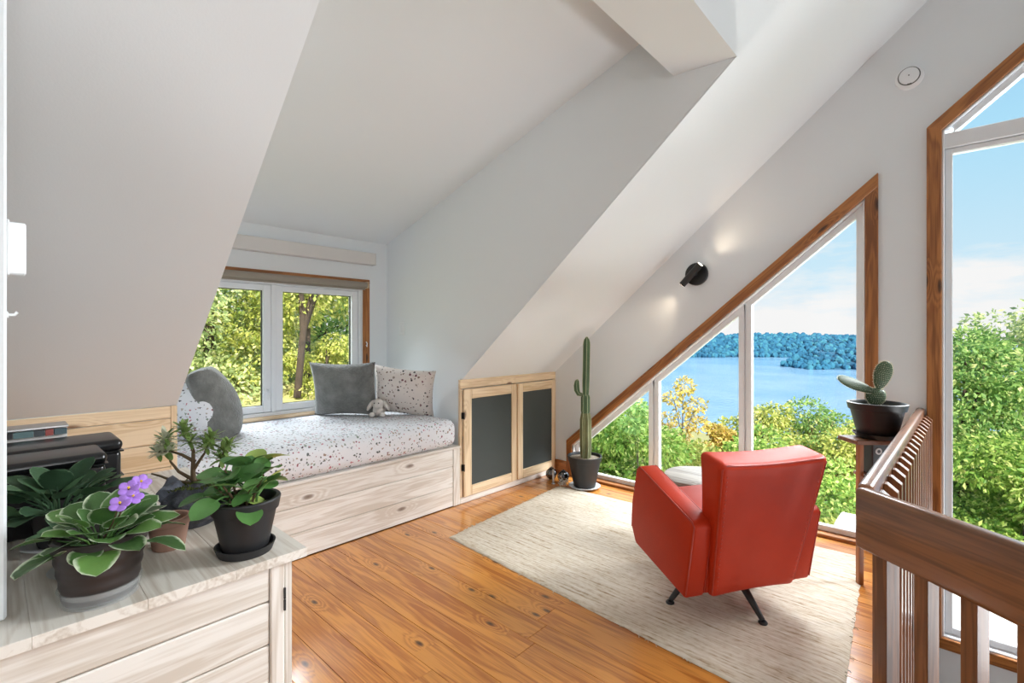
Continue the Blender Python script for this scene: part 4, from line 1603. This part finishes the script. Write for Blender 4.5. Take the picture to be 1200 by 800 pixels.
ts = thing('string_bundle', 'small tangle of cream string at the rug corner beside the cactus pot', 'string', (-2.59, 3.50, .008))
rnd = random.Random(11)
bm = bmesh.new()
for k in range(14):
    p = Vector((rnd.uniform(-.03, .03), rnd.uniform(-.03, .03), .012 + rnd.uniform(0, .05)))
    pts = [p]
    for _ in range(5):
        p = p + Vector((rnd.uniform(-.02, .02), rnd.uniform(-.02, .02), rnd.uniform(-.022, .018)))
        p.z = max(.003, p.z)
        pts.append(p)
    tube(bm, pts, .0028, 5)
obj('strands', bm, M['plush'], ts, local=Matrix(), smooth=60)['kind'] = 'stuff'

# ------------------------------------------------------------------ house plants on the cabinet
V1 = [leaf_me('violet_leaf', M['violet_leaf'], L=.058, W=.053, curl=.32, cup=.16, petiole=.050, wave=.02, seed=s, nu=9, nv=6, tipw=.85) for s in range(3)]
V2 = [leaf_me('dark_violet_leaf', M['dark_leaf'], L=.064, W=.052, curl=.25, cup=.2, petiole=.055, wave=.02, seed=s, nu=9, nv=6, tipw=.85) for s in range(3)]
F1 = [leaf_me('glossy_leaf', M['fig_leaf'], L=.058, W=.050, curl=.22, cup=.16, petiole=.026, seed=s, nu=9, nv=6, tipw=.9) for s in range(3)]


def rosette(parent, meshes, n, z, seed, r=.014, up=(5, 60), size=(.75, 1.1), name='leaf'):
    rnd = random.Random(seed)
    for i in range(n):
        q = i / n
        az = i * 2.39996 + rnd.uniform(-.25, .25)
        el = R(up[0] + (up[1] - up[0]) * q ** 1.3 + rnd.uniform(-9, 9))
        s = rnd.uniform(*size) * (1 - .28 * q)
        lm_ = Matrix.Translation((r * math.cos(az) * (1 - q), r * math.sin(az) * (1 - q), z)) @ Matrix.Rotation(az, 4, 'Z') @ Matrix.Rotation(-el, 4, 'Y') @ Matrix.Rotation(rnd.uniform(-.35, .35), 4, 'X') @ Matrix.Scale(s, 4)
        put(name, meshes[i % len(meshes)], parent, local=lm_)


v1 = thing('african_violet', 'african violet with purple flowers and cream edged leaves in a ribbed brown pot', 'potted plant', (-1.258, .152, CT + .001))
dish(v1, 'saucer', .060, .067, .030, M['clear'])
pot(v1, .058, .077, .124, 0, .004, M['pot_brown'], ribs=5)
rosette(v1, V1, 36, .104, 21, up=(4, 66), size=(1.0, 1.42))
for k, (x, y, z) in enumerate(((.066, .020, .194), (.050, .036, .216))):
    bm = bmesh.new()
    tube(bm, [(0, 0, .105), (x * .6, y * .6, .15), (x, y, z)], .0015, 5)
    fs = obj('flower_stalk', bm, M['stem'], v1, local=Matrix())
    for f in range(2):
        cx, cy, cz = x - .010 * f, y + .022 * f, z + .006 * f
        bm = bmesh.new()
        for p in range(5):
            a_ = p * 2 * PI / 5 + f
            vs = ball(bm, (0, 0, 0), .0098, 2, (1, .9, .2))
            mm = Matrix.Translation((cx, cy, cz)) @ Vector((.75, -.25 + .5 * f, .75)).to_track_quat('Z', 'Y').to_matrix().to_4x4() @ Matrix.Rotation(a_, 4, 'Z') @ Matrix.Translation((.0092, 0, 0)) @ Matrix.Rotation(R(-18), 4, 'Y')
            for v in vs:
                v.co = mm @ v.co
        obj('flower', bm, M['flower'], fs, local=Matrix(), smooth=180)
        bm = bmesh.new()
        ball(bm, (cx + .002, cy - .0005, cz + .003), .0028, 1)
        obj('stamen', bm, M['stamen'], fs, local=Matrix())

v2 = thing('african_violet', 'african violet without flowers in a small black pot by the black boxes', 'potted plant', (-1.640, .120, CT + .001))
dish(v2, 'saucer', .050, .072, .010, M['saucer'])
pot(v2, .042, .056, .090, .0, .006, M['pot_matte'])
rosette(v2, V2, 30, .082, 33, up=(6, 68), size=(1.25, 1.75))
v3 = thing('african_violet', 'small leafy plant in a black pot half hidden behind the flowering violet', 'potted plant', (-1.425, .150, CT + .001))
dish(v3, 'saucer', .048, .068, .009, M['saucer'])
pot(v3, .040, .052, .085, .0, .006, M['pot_matte'])
rosette(v3, V2, 14, .075, 35, up=(8, 62), size=(.75, 1.0))
cl = thing('clay_pot', 'small brown clay pot between the violet and the rock planter', 'flower pot', (-1.425, .30, CT + .001))
pot(cl, .034, .045, .075, .018, 0, M['clay'], .004)

fg = thing('peperomia', 'round leaved green plant in a charcoal pot on a matching saucer', 'potted plant', (-1.262, .420, CT + .001))
dish(fg, 'saucer', .058, .066, .020, M['pot_matte'])
pot(fg, .050, .074, .124, .030, .006, M['pot_matte'], .005)
rnd = random.Random(5)
for k in range(8):
    a_ = k * 2.39996 + .4
    rr = rnd.uniform(.012, .045)
    tipx, tipy, tz = math.cos(a_) * (rr + .025), math.sin(a_) * (rr + .025), .118 + rnd.uniform(.030, .085)
    bm = bmesh.new()
    tube(bm, [(math.cos(a_) * rr * .5, math.sin(a_) * rr * .5, .106), (math.cos(a_) * rr, math.sin(a_) * rr, (tz + .11) / 2), (tipx, tipy, tz)], [.0034, .003, .002], 6)
    sm = obj('stem', bm, M['stem'], fg, local=Matrix(), smooth=60)
    for i in range(6):
        q = .25 + .75 * i / 5
        base = Vector((math.cos(a_) * rr * .5, math.sin(a_) * rr * .5, .106)).lerp(Vector((tipx, tipy, tz)), q)
        az = a_ + i * 2.2 + rnd.uniform(-.4, .4)
        el = R(rnd.uniform(-15, 55))
        put('leaf', F1[i % 3], sm, local=Matrix.Translation(base) @ Matrix.Rotation(az, 4, 'Z') @ Matrix.Rotation(-el, 4, 'Y') @ Matrix.Rotation(rnd.uniform(-.5, .5), 4, 'X') @ Matrix.Scale(rnd.uniform(.72, 1.12), 4))

# bonsai succulent in a rock planter
bo = thing('rock_bonsai', 'gnarled succulent with narrow leaves growing in a dark rock planter', 'potted plant', (-1.55, .385, CT + .001))
bm = bmesh.new()
ball(bm, (0, 0, .058), .082, 4, (.95, .95, .78))
for v in bm.verts:
    v.co += v.co.normalized() * .016 * noise.noise(v.co * 22) + Vector((0, 0, .010 * noise.noise(v.co * 40)))
    v.co.z = max(0, v.co.z)
    if v.co.z > .108:
        v.co.z = .108 + (v.co.z - .108) * .3
obj('rock', bm, M['rock'], bo, local=Matrix(), smooth=60)
bm = bmesh.new()
ball(bm, (-.020, -.040, .090), .040, 3, (1.1, .9, .9))
for v in bm.verts:
    v.co += (v.co - Vector((-.020, -.040, .090))) * .5 * noise.noise(v.co * 40)
obj('stone', bm, plain('slate', srgb(96, 100, 112), .6, bump=.6, bscale=40, vary=.25, vscale=20), bo, local=Matrix(), smooth=50)
bm = bmesh.new()
rnd = random.Random(8)
for k in range(420):
    a_, rr = rnd.uniform(0, 2 * PI), .065 * math.sqrt(rnd.random())
    p = Vector((rr * math.cos(a_), rr * math.sin(a_), .108 + .012 * noise.noise(Vector((rr * 40, a_, 0)))))
    d = Vector((rnd.uniform(-1, 1), rnd.uniform(-1, 1), rnd.uniform(.2, 1))).normalized() * .009
    s = d.orthogonal().normalized() * .0028
    bm.faces.new([bm.verts.new(p - s), bm.verts.new(p + s), bm.verts.new(p + d)])
obj('moss', bm, M['moss'], bo, local=Matrix())['kind'] = 'stuff'
br = [((-.0, 0, .10), (-.004, -.002, .145), (-.008, .0, .20), (-.024, -.014, .250)),
      ((.0, 0, .12), (-.03, -.03, .145), (-.055, -.043, .17), (-.066, -.052, .225)),
      ((-.004, .0, .15), (.006, .012, .175), (.014, .022, .195), (.020, .028, .222)),
      ((.004, .002, .11), (.025, .025, .130), (.046, .048, .155), (.052, .058, .200)),
      ((-.004, .003, .17), (-.030, -.022, .19), (-.060, -.046, .20), (-.082, -.066, .195)),
      ((0, 0, .11), (-.05, -.04, .118), (-.075, -.062, .13), (-.09, -.08, .138))]
SU = []
for mm_ in ('succulent', 'pale_succulent'):
    SU.append(leaf_me('narrow_leaf', M[mm_], L=.036, W=.012, nu=5, nv=2, curl=.10, cup=.25, petiole=.002, prad=.001, tipw=.8))
for k, pts in enumerate(br):
    bm = bmesh.new()
    tube(bm, pts, [.0085, .006, .0045, .003] if k == 0 else [.0055, .004, .003, .0022], 7)
    b_ = obj('branch', bm, M['stem'], bo, local=Matrix(), smooth=60)
    if k == 5:
        continue
    pale = k in (1, 4)
    tips = [Vector(pts[-1]), Vector(pts[-1]).lerp(Vector(pts[-2]), .5), Vector(pts[-1]) + Vector((rnd.uniform(-.016, .016), rnd.uniform(-.016, .016), .012))]
    for tpt in tips:
        for i in range(19):
            az = i * 2.39996 + rnd.uniform(-.3, .3)
            el = R(-25 + 95 * i / 19)
            put('leaf', SU[1 if pale and i % 4 else 0], b_, local=Matrix.Translation(tpt) @ Matrix.Rotation(az, 4, 'Z') @ Matrix.Rotation(-el, 4, 'Y') @ Matrix.Scale(rnd.uniform(.7, 1.1), 4))

# ------------------------------------------------------------------ outdoors: ground, lake, wooded shore
sst = lambda a, b_, x: (lambda q: q * q * (3 - 2 * q))(max(0, min(1, (x - a) / (b_ - a))))


def ground_z(x, y):
    z = -2.85 + 2.0 * sst(1.2, -1.6, x) + 1.15 * sst(-4.5, -8.5, x) + .12 * max(0, -x - 9)
    z -= (.20 * max(0, y - 5.0) + .34 * max(0, y - 10.5)) * (1 - .5 * sst(-6, -12, x))
    return z


M['grass'] = plain('grass_ground', srgb(166, 160, 104), .95, bump=.6, bscale=12, vary=.35, vscale=2)
bm = bmesh.new()
xs = [-70, -45, -30, -22, -17, -14] + [-12 + .8 * i for i in range(20)] + [5, 8, 12, 20, 40, 70]
ysg = [-25, -15, -8, -4] + [-2 + .9 * i for i in range(20)] + [18, 22, 28, 36, 50, 70, 100, 140]
gg = []
for yv in ysg:
    gg.append([bm.verts.new((xv, yv, max(-27, ground_z(xv, yv)) - .0)) for xv in xs])
for j in range(len(ysg) - 1):
    for i in range(len(xs) - 1):
        cx_, cy_ = (xs[i] + xs[i + 1]) / 2, (ysg[j] + ysg[j + 1]) / 2
        if -4.1 < cx_ < 5.1 and -3.6 < cy_ < 3.9:
            continue                                 # the house stands here
        bm.faces.new((gg[j][i], gg[j][i + 1], gg[j + 1][i + 1], gg[j + 1][i]))
tag(obj('ground', bm, M['grass'], smooth=180), kind='structure')

m, t, b = newmat('lake_water')
b.inputs['Base Color'].default_value = srgb(66, 150, 198)
b.inputs['Roughness'].default_value = .16
b.inputs['IOR'].default_value = 1.33
tc = N(t, 'ShaderNodeTexCoord')
mp = N(t, 'ShaderNodeMapping')
mp.inputs['Scale'].default_value = (.05, .05, 1)
t.links.new(tc.outputs['Object'], mp.inputs[0])
n1 = N(t, 'ShaderNodeTexNoise', Scale=8.0, Detail=6.0, Roughness=.6)
t.links.new(mp.outputs[0], n1.inputs['Vector'])
n2 = N(t, 'ShaderNodeTexNoise', Scale=.35, Detail=3.0)
t.links.new(mp.outputs[0], n2.inputs['Vector'])
cr = ramp(t, [(.38, srgb(106, 150, 184)), (.62, srgb(136, 168, 196))])
t.links.new(n2.outputs['Fac'], cr.inputs[0])
t.links.new(cr.outputs[0], b.inputs['Base Color'])
bp = N(t, 'ShaderNodeBump', Strength=.45, Distance=1.2)
t.links.new(n1.outputs['Fac'], bp.inputs['Height'])
t.links.new(bp.outputs[0], b.inputs['Normal'])
M['lake'] = m
bm = bmesh.new()
vs = [bm.verts.new(p) for p in ((-2500, 60, -25), (2500, 60, -25), (2500, 3000, -25), (-2500, 3000, -25))]
bm.faces.new(vs)
tag(obj('lake', bm, M['lake']), kind='structure')

M['forest'] = leafmat('hazy_forest', [(0, srgb(24, 76, 104)), (.5, srgb(38, 96, 126)), (1, srgb(58, 118, 134))], None, .9, 0)  # blue of distance haze put into the crown and slope colours
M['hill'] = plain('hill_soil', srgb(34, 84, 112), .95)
VD = Vector((-math.sin(YAW), math.cos(YAW), 0))
VR = Vector((math.cos(YAW), math.sin(YAW), 0))


def wooded_hill(name, label, centre, along, length, depth, height, n, crown, seed):
    """A ridge by the water covered with tree crowns."""
    rnd = random.Random(seed)
    along = Vector(along).normalized()
    back = Vector((-along.y, along.x, 0))
    c = Vector(centre)

    def hz(u, v):
        e = min(1, (1 - abs(u)) * 3.2)
        return height * e * sst(0, 1, v) * (.80 + .34 * noise.noise(Vector((u * 2.6 + seed, v * 2, 3))))
    t_ = thing(name, label, 'hill', centre)
    bm = bmesh.new()
    g = []
    for j in range(9):
        g.append([])
        for i in range(41):
            u, v = -1 + i / 20, j / 8
            p = c + along * u * length / 2 + back * v * depth
            g[-1].append(bm.verts.new((p.x, p.y, -25.2 + hz(u, v))))
    for j in range(8):
        for i in range(40):
            bm.faces.new((g[j][i], g[j][i + 1], g[j + 1][i + 1], g[j + 1][i]))
    obj('slope', bm, M['hill'], t_, smooth=180)
    verts, faces = [], []
    iv, ifs = ico(2)
    for k in range(n):
        u, v = rnd.uniform(-1, 1), rnd.random() ** .8
        p = c + along * u * length / 2 + back * v * depth
        r = crown * rnd.uniform(.6, 1.25)
        z = -25 + hz(u, v) + r * .55
        sz, k0, ph = rnd.uniform(.85, 1.35), len(verts), rnd.uniform(0, 60)
        for q in iv:
            w = r * (1 + .35 * noise.noise(q * 1.9 + Vector((ph, 0, 0))))
            verts.append((p.x + q.x * w, p.y + q.y * w, z + q.z * w * sz))
        faces += [[i + k0 for i in f] for f in ifs]
    me = bpy.data.meshes.new('tree_crowns')
    me.from_pydata(verts, [], faces)
    me.materials.append(M['forest'])
    put('tree_crowns', me, t_)['kind'] = 'stuff'
    return t_


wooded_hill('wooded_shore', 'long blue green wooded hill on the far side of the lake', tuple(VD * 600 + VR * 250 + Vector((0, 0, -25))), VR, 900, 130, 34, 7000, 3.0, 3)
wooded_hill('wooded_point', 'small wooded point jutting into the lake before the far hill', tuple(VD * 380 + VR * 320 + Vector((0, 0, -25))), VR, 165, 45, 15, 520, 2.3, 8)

# ------------------------------------------------------------------ shrubs and trees near the house
M['lf_green'] = leafmat('bright_foliage', [(0, srgb(90, 130, 54)), (.4, srgb(134, 168, 76)), (.8, srgb(180, 200, 104)), (1, srgb(222, 224, 146))], None, .5, .55)
M['lf_yellow'] = leafmat('yellow_green_foliage', [(0, srgb(128, 146, 70)), (.35, srgb(178, 186, 94)), (.75, srgb(210, 210, 118)), (1, srgb(238, 228, 160))], None, .5, .55)
M['lf_gold'] = leafmat('golden_foliage', [(0, srgb(150, 142, 66)), (.4, srgb(200, 180, 92)), (.8, srgb(226, 204, 124)), (1, srgb(234, 192, 140))], None, .5, .55)
M['lf_mid'] = leafmat('mid_green_foliage', [(0, srgb(96, 136, 72)), (.45, srgb(136, 172, 96)), (.85, srgb(176, 202, 118)), (1, srgb(218, 214, 150))], None, .5, .55)
M['lf_pale'] = leafmat('pale_foliage', [(0, srgb(136, 158, 116)), (.4, srgb(184, 200, 136)), (.8, srgb(220, 226, 166)), (1, srgb(244, 236, 196))], None, .5, .55)


def crown(lumps, count, leaf, seed, droop=.3):
    """Leaves spread through the outer shell of several lumps (centre, radii)."""
    rnd = random.Random(seed)
    verts, faces = [], []
    wts = [a[1][0] * a[1][1] + a[1][2] * a[1][0] for a in lumps]
    for (c, rr) in rnd.choices(lumps, wts, k=count):
        d = Vector((rnd.gauss(0, 1), rnd.gauss(0, 1), rnd.gauss(0, 1))).normalized()
        q = rnd.uniform(.62, 1.08)
        p = Vector(c) + Vector((d.x * rr[0], d.y * rr[1], d.z * rr[2])) * q
        ax = (d + Vector((rnd.uniform(-1, 1), rnd.uniform(-1, 1), rnd.uniform(-1, .6) - droop))).normalized()
        sd_ = ax.cross(Vector((rnd.uniform(-1, 1), rnd.uniform(-1, 1), rnd.uniform(-1, 1)))).normalized()
        nn = ax.cross(sd_)
        L = leaf * rnd.uniform(.6, 1.25)
        w = L * .27
        k = len(verts)
        verts += [p, p + ax * L * .5 + sd_ * w + nn * L * .07, p + ax * L, p + ax * L * .5 - sd_ * w + nn * L * .07]
        faces += [(k, k + 1, k + 2), (k, k + 2, k + 3)]
    me = bpy.data.meshes.new('foliage')
    me.from_pydata([tuple(v) for v in verts], [], faces)
    return me


def lump_set(h, r, n, seed, base=.2, flat=.55):
    """Random lumps filling an egg-shaped crown of height h and radius r standing on z=0."""
    rnd = random.Random(seed)
    out = []
    for i in range(n):
        q = (i + .5) / n
        z = h * (base + (1 - base) * q * .9)
        w = r * math.sqrt(max(.06, 1 - (abs(q - .4) / .64) ** 2))
        a_, s = rnd.uniform(0, 2 * PI), rnd.uniform(.35, .95) * w * .75
        lr = r * rnd.uniform(.30, .46)
        out.append(((s * math.cos(a_), s * math.sin(a_), z), (lr, lr, lr * flat * rnd.uniform(.9, 1.3))))
    return out


def plant(name, label, cat, x, y, h, r, n_l, count, leaf, mat, seed, trunk=.05, base=.2, z=None, group=None, branches=7, lumps=None, fork=False):
    z = ground_z(x, y) - .03 if z is None else z
    t_ = thing(name, label, cat, (x, y, z), group=group)
    lumps = lumps or lump_set(h, r, n_l, seed, base)
    me = crown(lumps, count, leaf, seed)
    me.materials.append(M[mat])
    f = put('foliage', me, t_, local=Matrix())
    f['kind'] = 'stuff'
    bm = bmesh.new()
    tube(bm, [(0, 0, 0), (trunk * .4, 0, h * .3), (-trunk * .3, trunk * .3, h * .6), (0, 0, h * .86)], [trunk, trunk * .8, trunk * .55, trunk * .2], 8)
    obj('trunk', bm, M['bark'], t_, local=Matrix(), smooth=60)
    if fork:
        for dx_, dy_ in ((1.35, .20), (1.30, -.34), (1.25, .52)):
            bm = bmesh.new()
            tube(bm, [(1.0, -.62, .0), (1.2, -.60, h * .24), (dx_, -.58 + dy_ * .3, h * .36), (dx_, -.56 + dy_ * 1.1, h * .56), (dx_ - .1, -.5 + dy_ * 2.2, h * .86)], [.065, .058, .048, .036, .02], 8)
            obj('trunk', bm, M['bark'], t_, local=Matrix(), smooth=60)
    rnd = random.Random(seed + 1)
    for c, rr in rnd.sample(lumps, min(branches, len(lumps))):
        b0 = Vector((0, 0, max(.05, min(c[2] * .62, h * .7))))
        c = Vector(c)
        bm = bmesh.new()
        tube(bm, [b0, b0.lerp(c, .55) + Vector((0, 0, .06 * h * .3)), c], [trunk * .5, trunk * .32, trunk * .12], 6)
        obj('branch', bm, M['bark'], t_, local=Matrix(), smooth=60)
    return t_


# seen through the slanting window
plant('shrub', 'bright green leafy shrub just outside the lowest corner of the slanting window', 'shrub', -3.55, 6.05, 1.66, 1.0, 22, 17000, .075, 'lf_green', 41, base=.02, z=-1.25)
plant('shrub', 'dark thin leaved sapling above the bright green shrub', 'shrub', -2.90, 5.49, 1.80, .30, 6, 420, .07, 'lf_mid', 42, .008, base=.80, z=-1.25, branches=2)
plant('young_tree', 'slender young tree with golden leaves standing alone against the lake', 'tree', -3.32, 7.82, 2.32, .40, 9, 2600, .065, 'lf_gold', 43, .022, base=.28, z=-1.65,
      lumps=[((.02, .02, 2.18), (.17, .17, .14)), ((-.12, -.10, 1.98), (.16, .16, .10)), ((.16, .14, 1.86), (.17, .17, .12)), ((-.2, -.18, 1.62), (.15, .15, .10)), ((.17, .16, 1.55), (.20, .20, .12)),
             ((-.03, -.03, 1.42), (.17, .17, .12)), ((.0, 0, 1.15), (.24, .24, .14)), ((.22, .2, 1.0), (.26, .26, .14)), ((-.25, -.22, .95), (.26, .26, .16)), ((.0, .0, 1.75), (.12, .12, .09))])
sh = [(-3.05, 7.1, 1.05, .75, 'lf_yellow', 'low yellow green shrub at the foot of the golden young tree'),
      (-2.93, 8.50, 1.50, .45, 'lf_gold', 'upright shrub with pale pinkish tips just left of the thick window post'),
      (-2.20, 8.0, 1.30, .85, 'lf_green', 'low green shrub hidden mostly behind the top of the armchair'),
      (-2.55, 9.5, 1.98, .95, 'lf_yellow', 'rounded yellow green shrub just right of the thick window post'),
      (-1.85, 9.9, 2.02, .95, 'lf_mid', 'mid green shrub against the lake next to the rounded yellow one'),
      (-1.20, 9.2, 1.80, .90, 'lf_yellow', 'broad yellow green shrub below the prickly pear'),
      (-1.25, 7.6, 1.12, .90, 'lf_green', 'green shrub in front of the other shrubs by the right arm of the chair'),
      (-.85, 6.6, .70, .65, 'lf_yellow', 'small yellow green shrub lowest beside the concrete block')]
for i, (x, y, h, r, mt, lab) in enumerate(sh):
    plant('shrub', lab, 'shrub', x, y, h, r, 18, 11000 if h > 1.2 else 7000, .072, mt, 60 + i, .03, base=.05, group=None)
# seen through the tall right window
plant('tree', 'tall leafy tree with a thin topmost spray, nearest the frame of the tall window', 'tree', .20, 14.5, 6.55, 1.9, 36, 24000, .125, 'lf_mid', 81, .10, base=.12, z=-4.75)
plant('tree', 'taller tree at the right behind the other trees of the tall window', 'tree', 1.55, 17.0, 7.5, 2.3, 36, 22000, .14, 'lf_pale', 82, .12, base=.12, z=-5.0)
plant('tree', 'bright green round crowned tree in front of the other trees of the tall window', 'tree', .95, 12.2, 3.9, 1.5, 30, 17000, .11, 'lf_green', 83, .08, base=.05, z=-4.2)
plant('tree', 'dark green tree low behind the railing in the tall window', 'tree', 2.2, 13.6, 4.8, 1.7, 26, 10000, .12, 'lf_mid', 84, .08, base=.05, z=-4.4)
# seen through the dormer window
plant('tree', 'pale sunlit tree filling the left pane of the dormer window', 'tree', -9.6, 2.6, 4.6, 1.9, 46, 30000, .095, 'lf_pale', 91, .10, base=.02)
plant('tree', 'forked dark trunked tree with yellow leaves in the right pane of the dormer window', 'tree', -9.3, 4.2, 4.8, 1.7, 30, 17000, .095, 'lf_yellow', 92, .07, base=.10, fork=True)
plant('tree', 'dark green tree farther back behind the dormer window trees', 'tree', -13.8, 6.6, 6.5, 3.2, 40, 20000, .16, 'lf_mid', 93, .14, base=.02)
plant('tree', 'mid green tree farther back behind the pale dormer window tree', 'tree', -14.2, 1.0, 6.0, 2.9, 36, 16000, .16, 'lf_mid', 94, .14, base=.02)
plant('shrub', 'low yellow green shrub on the ground outside the right pane of the dormer window', 'shrub', -8.4, 4.15, 1.1, .7, 12, 4000, .07, 'lf_yellow', 95, .03, base=.1)

cb = bmesh.new()
box(cb, -.66, -.43, 4.28, 4.60, -.75, -.045, bev=.012)
tag(obj('concrete_block', cb, M['concrete']), 'pale concrete block outside the glass beside the railing corner', 'block')
tag(obj('terrace', bx(-.6, 3.2, 4.2, 11.6, -2.95, -2.84, bev=.02), M['terrace']), kind='structure')
# grass tufts under the slanting window
rnd = random.Random(77)
bm = bmesh.new()
for k in range(2600):
    x, y = rnd.uniform(-3.4, -1.2), rnd.uniform(4.1, 5.4)
    h = rnd.uniform(.18, .5)
    z = ground_z(x, y)
    a_ = rnd.uniform(0, 2 * PI)
    w = Vector((math.cos(a_), math.sin(a_), 0)) * .005
    tip = Vector((x + rnd.uniform(-.1, .1), y + rnd.uniform(-.1, .1), z + h))
    bm.faces.new([bm.verts.new(Vector((x, y, z)) - w), bm.verts.new(Vector((x, y, z)) + w), bm.verts.new(tip)])
g_ = obj('tall_grass', bm, M['lf_green'])
tag(g_, 'tall green grass growing below the slanting window', 'grass', kind='stuff')
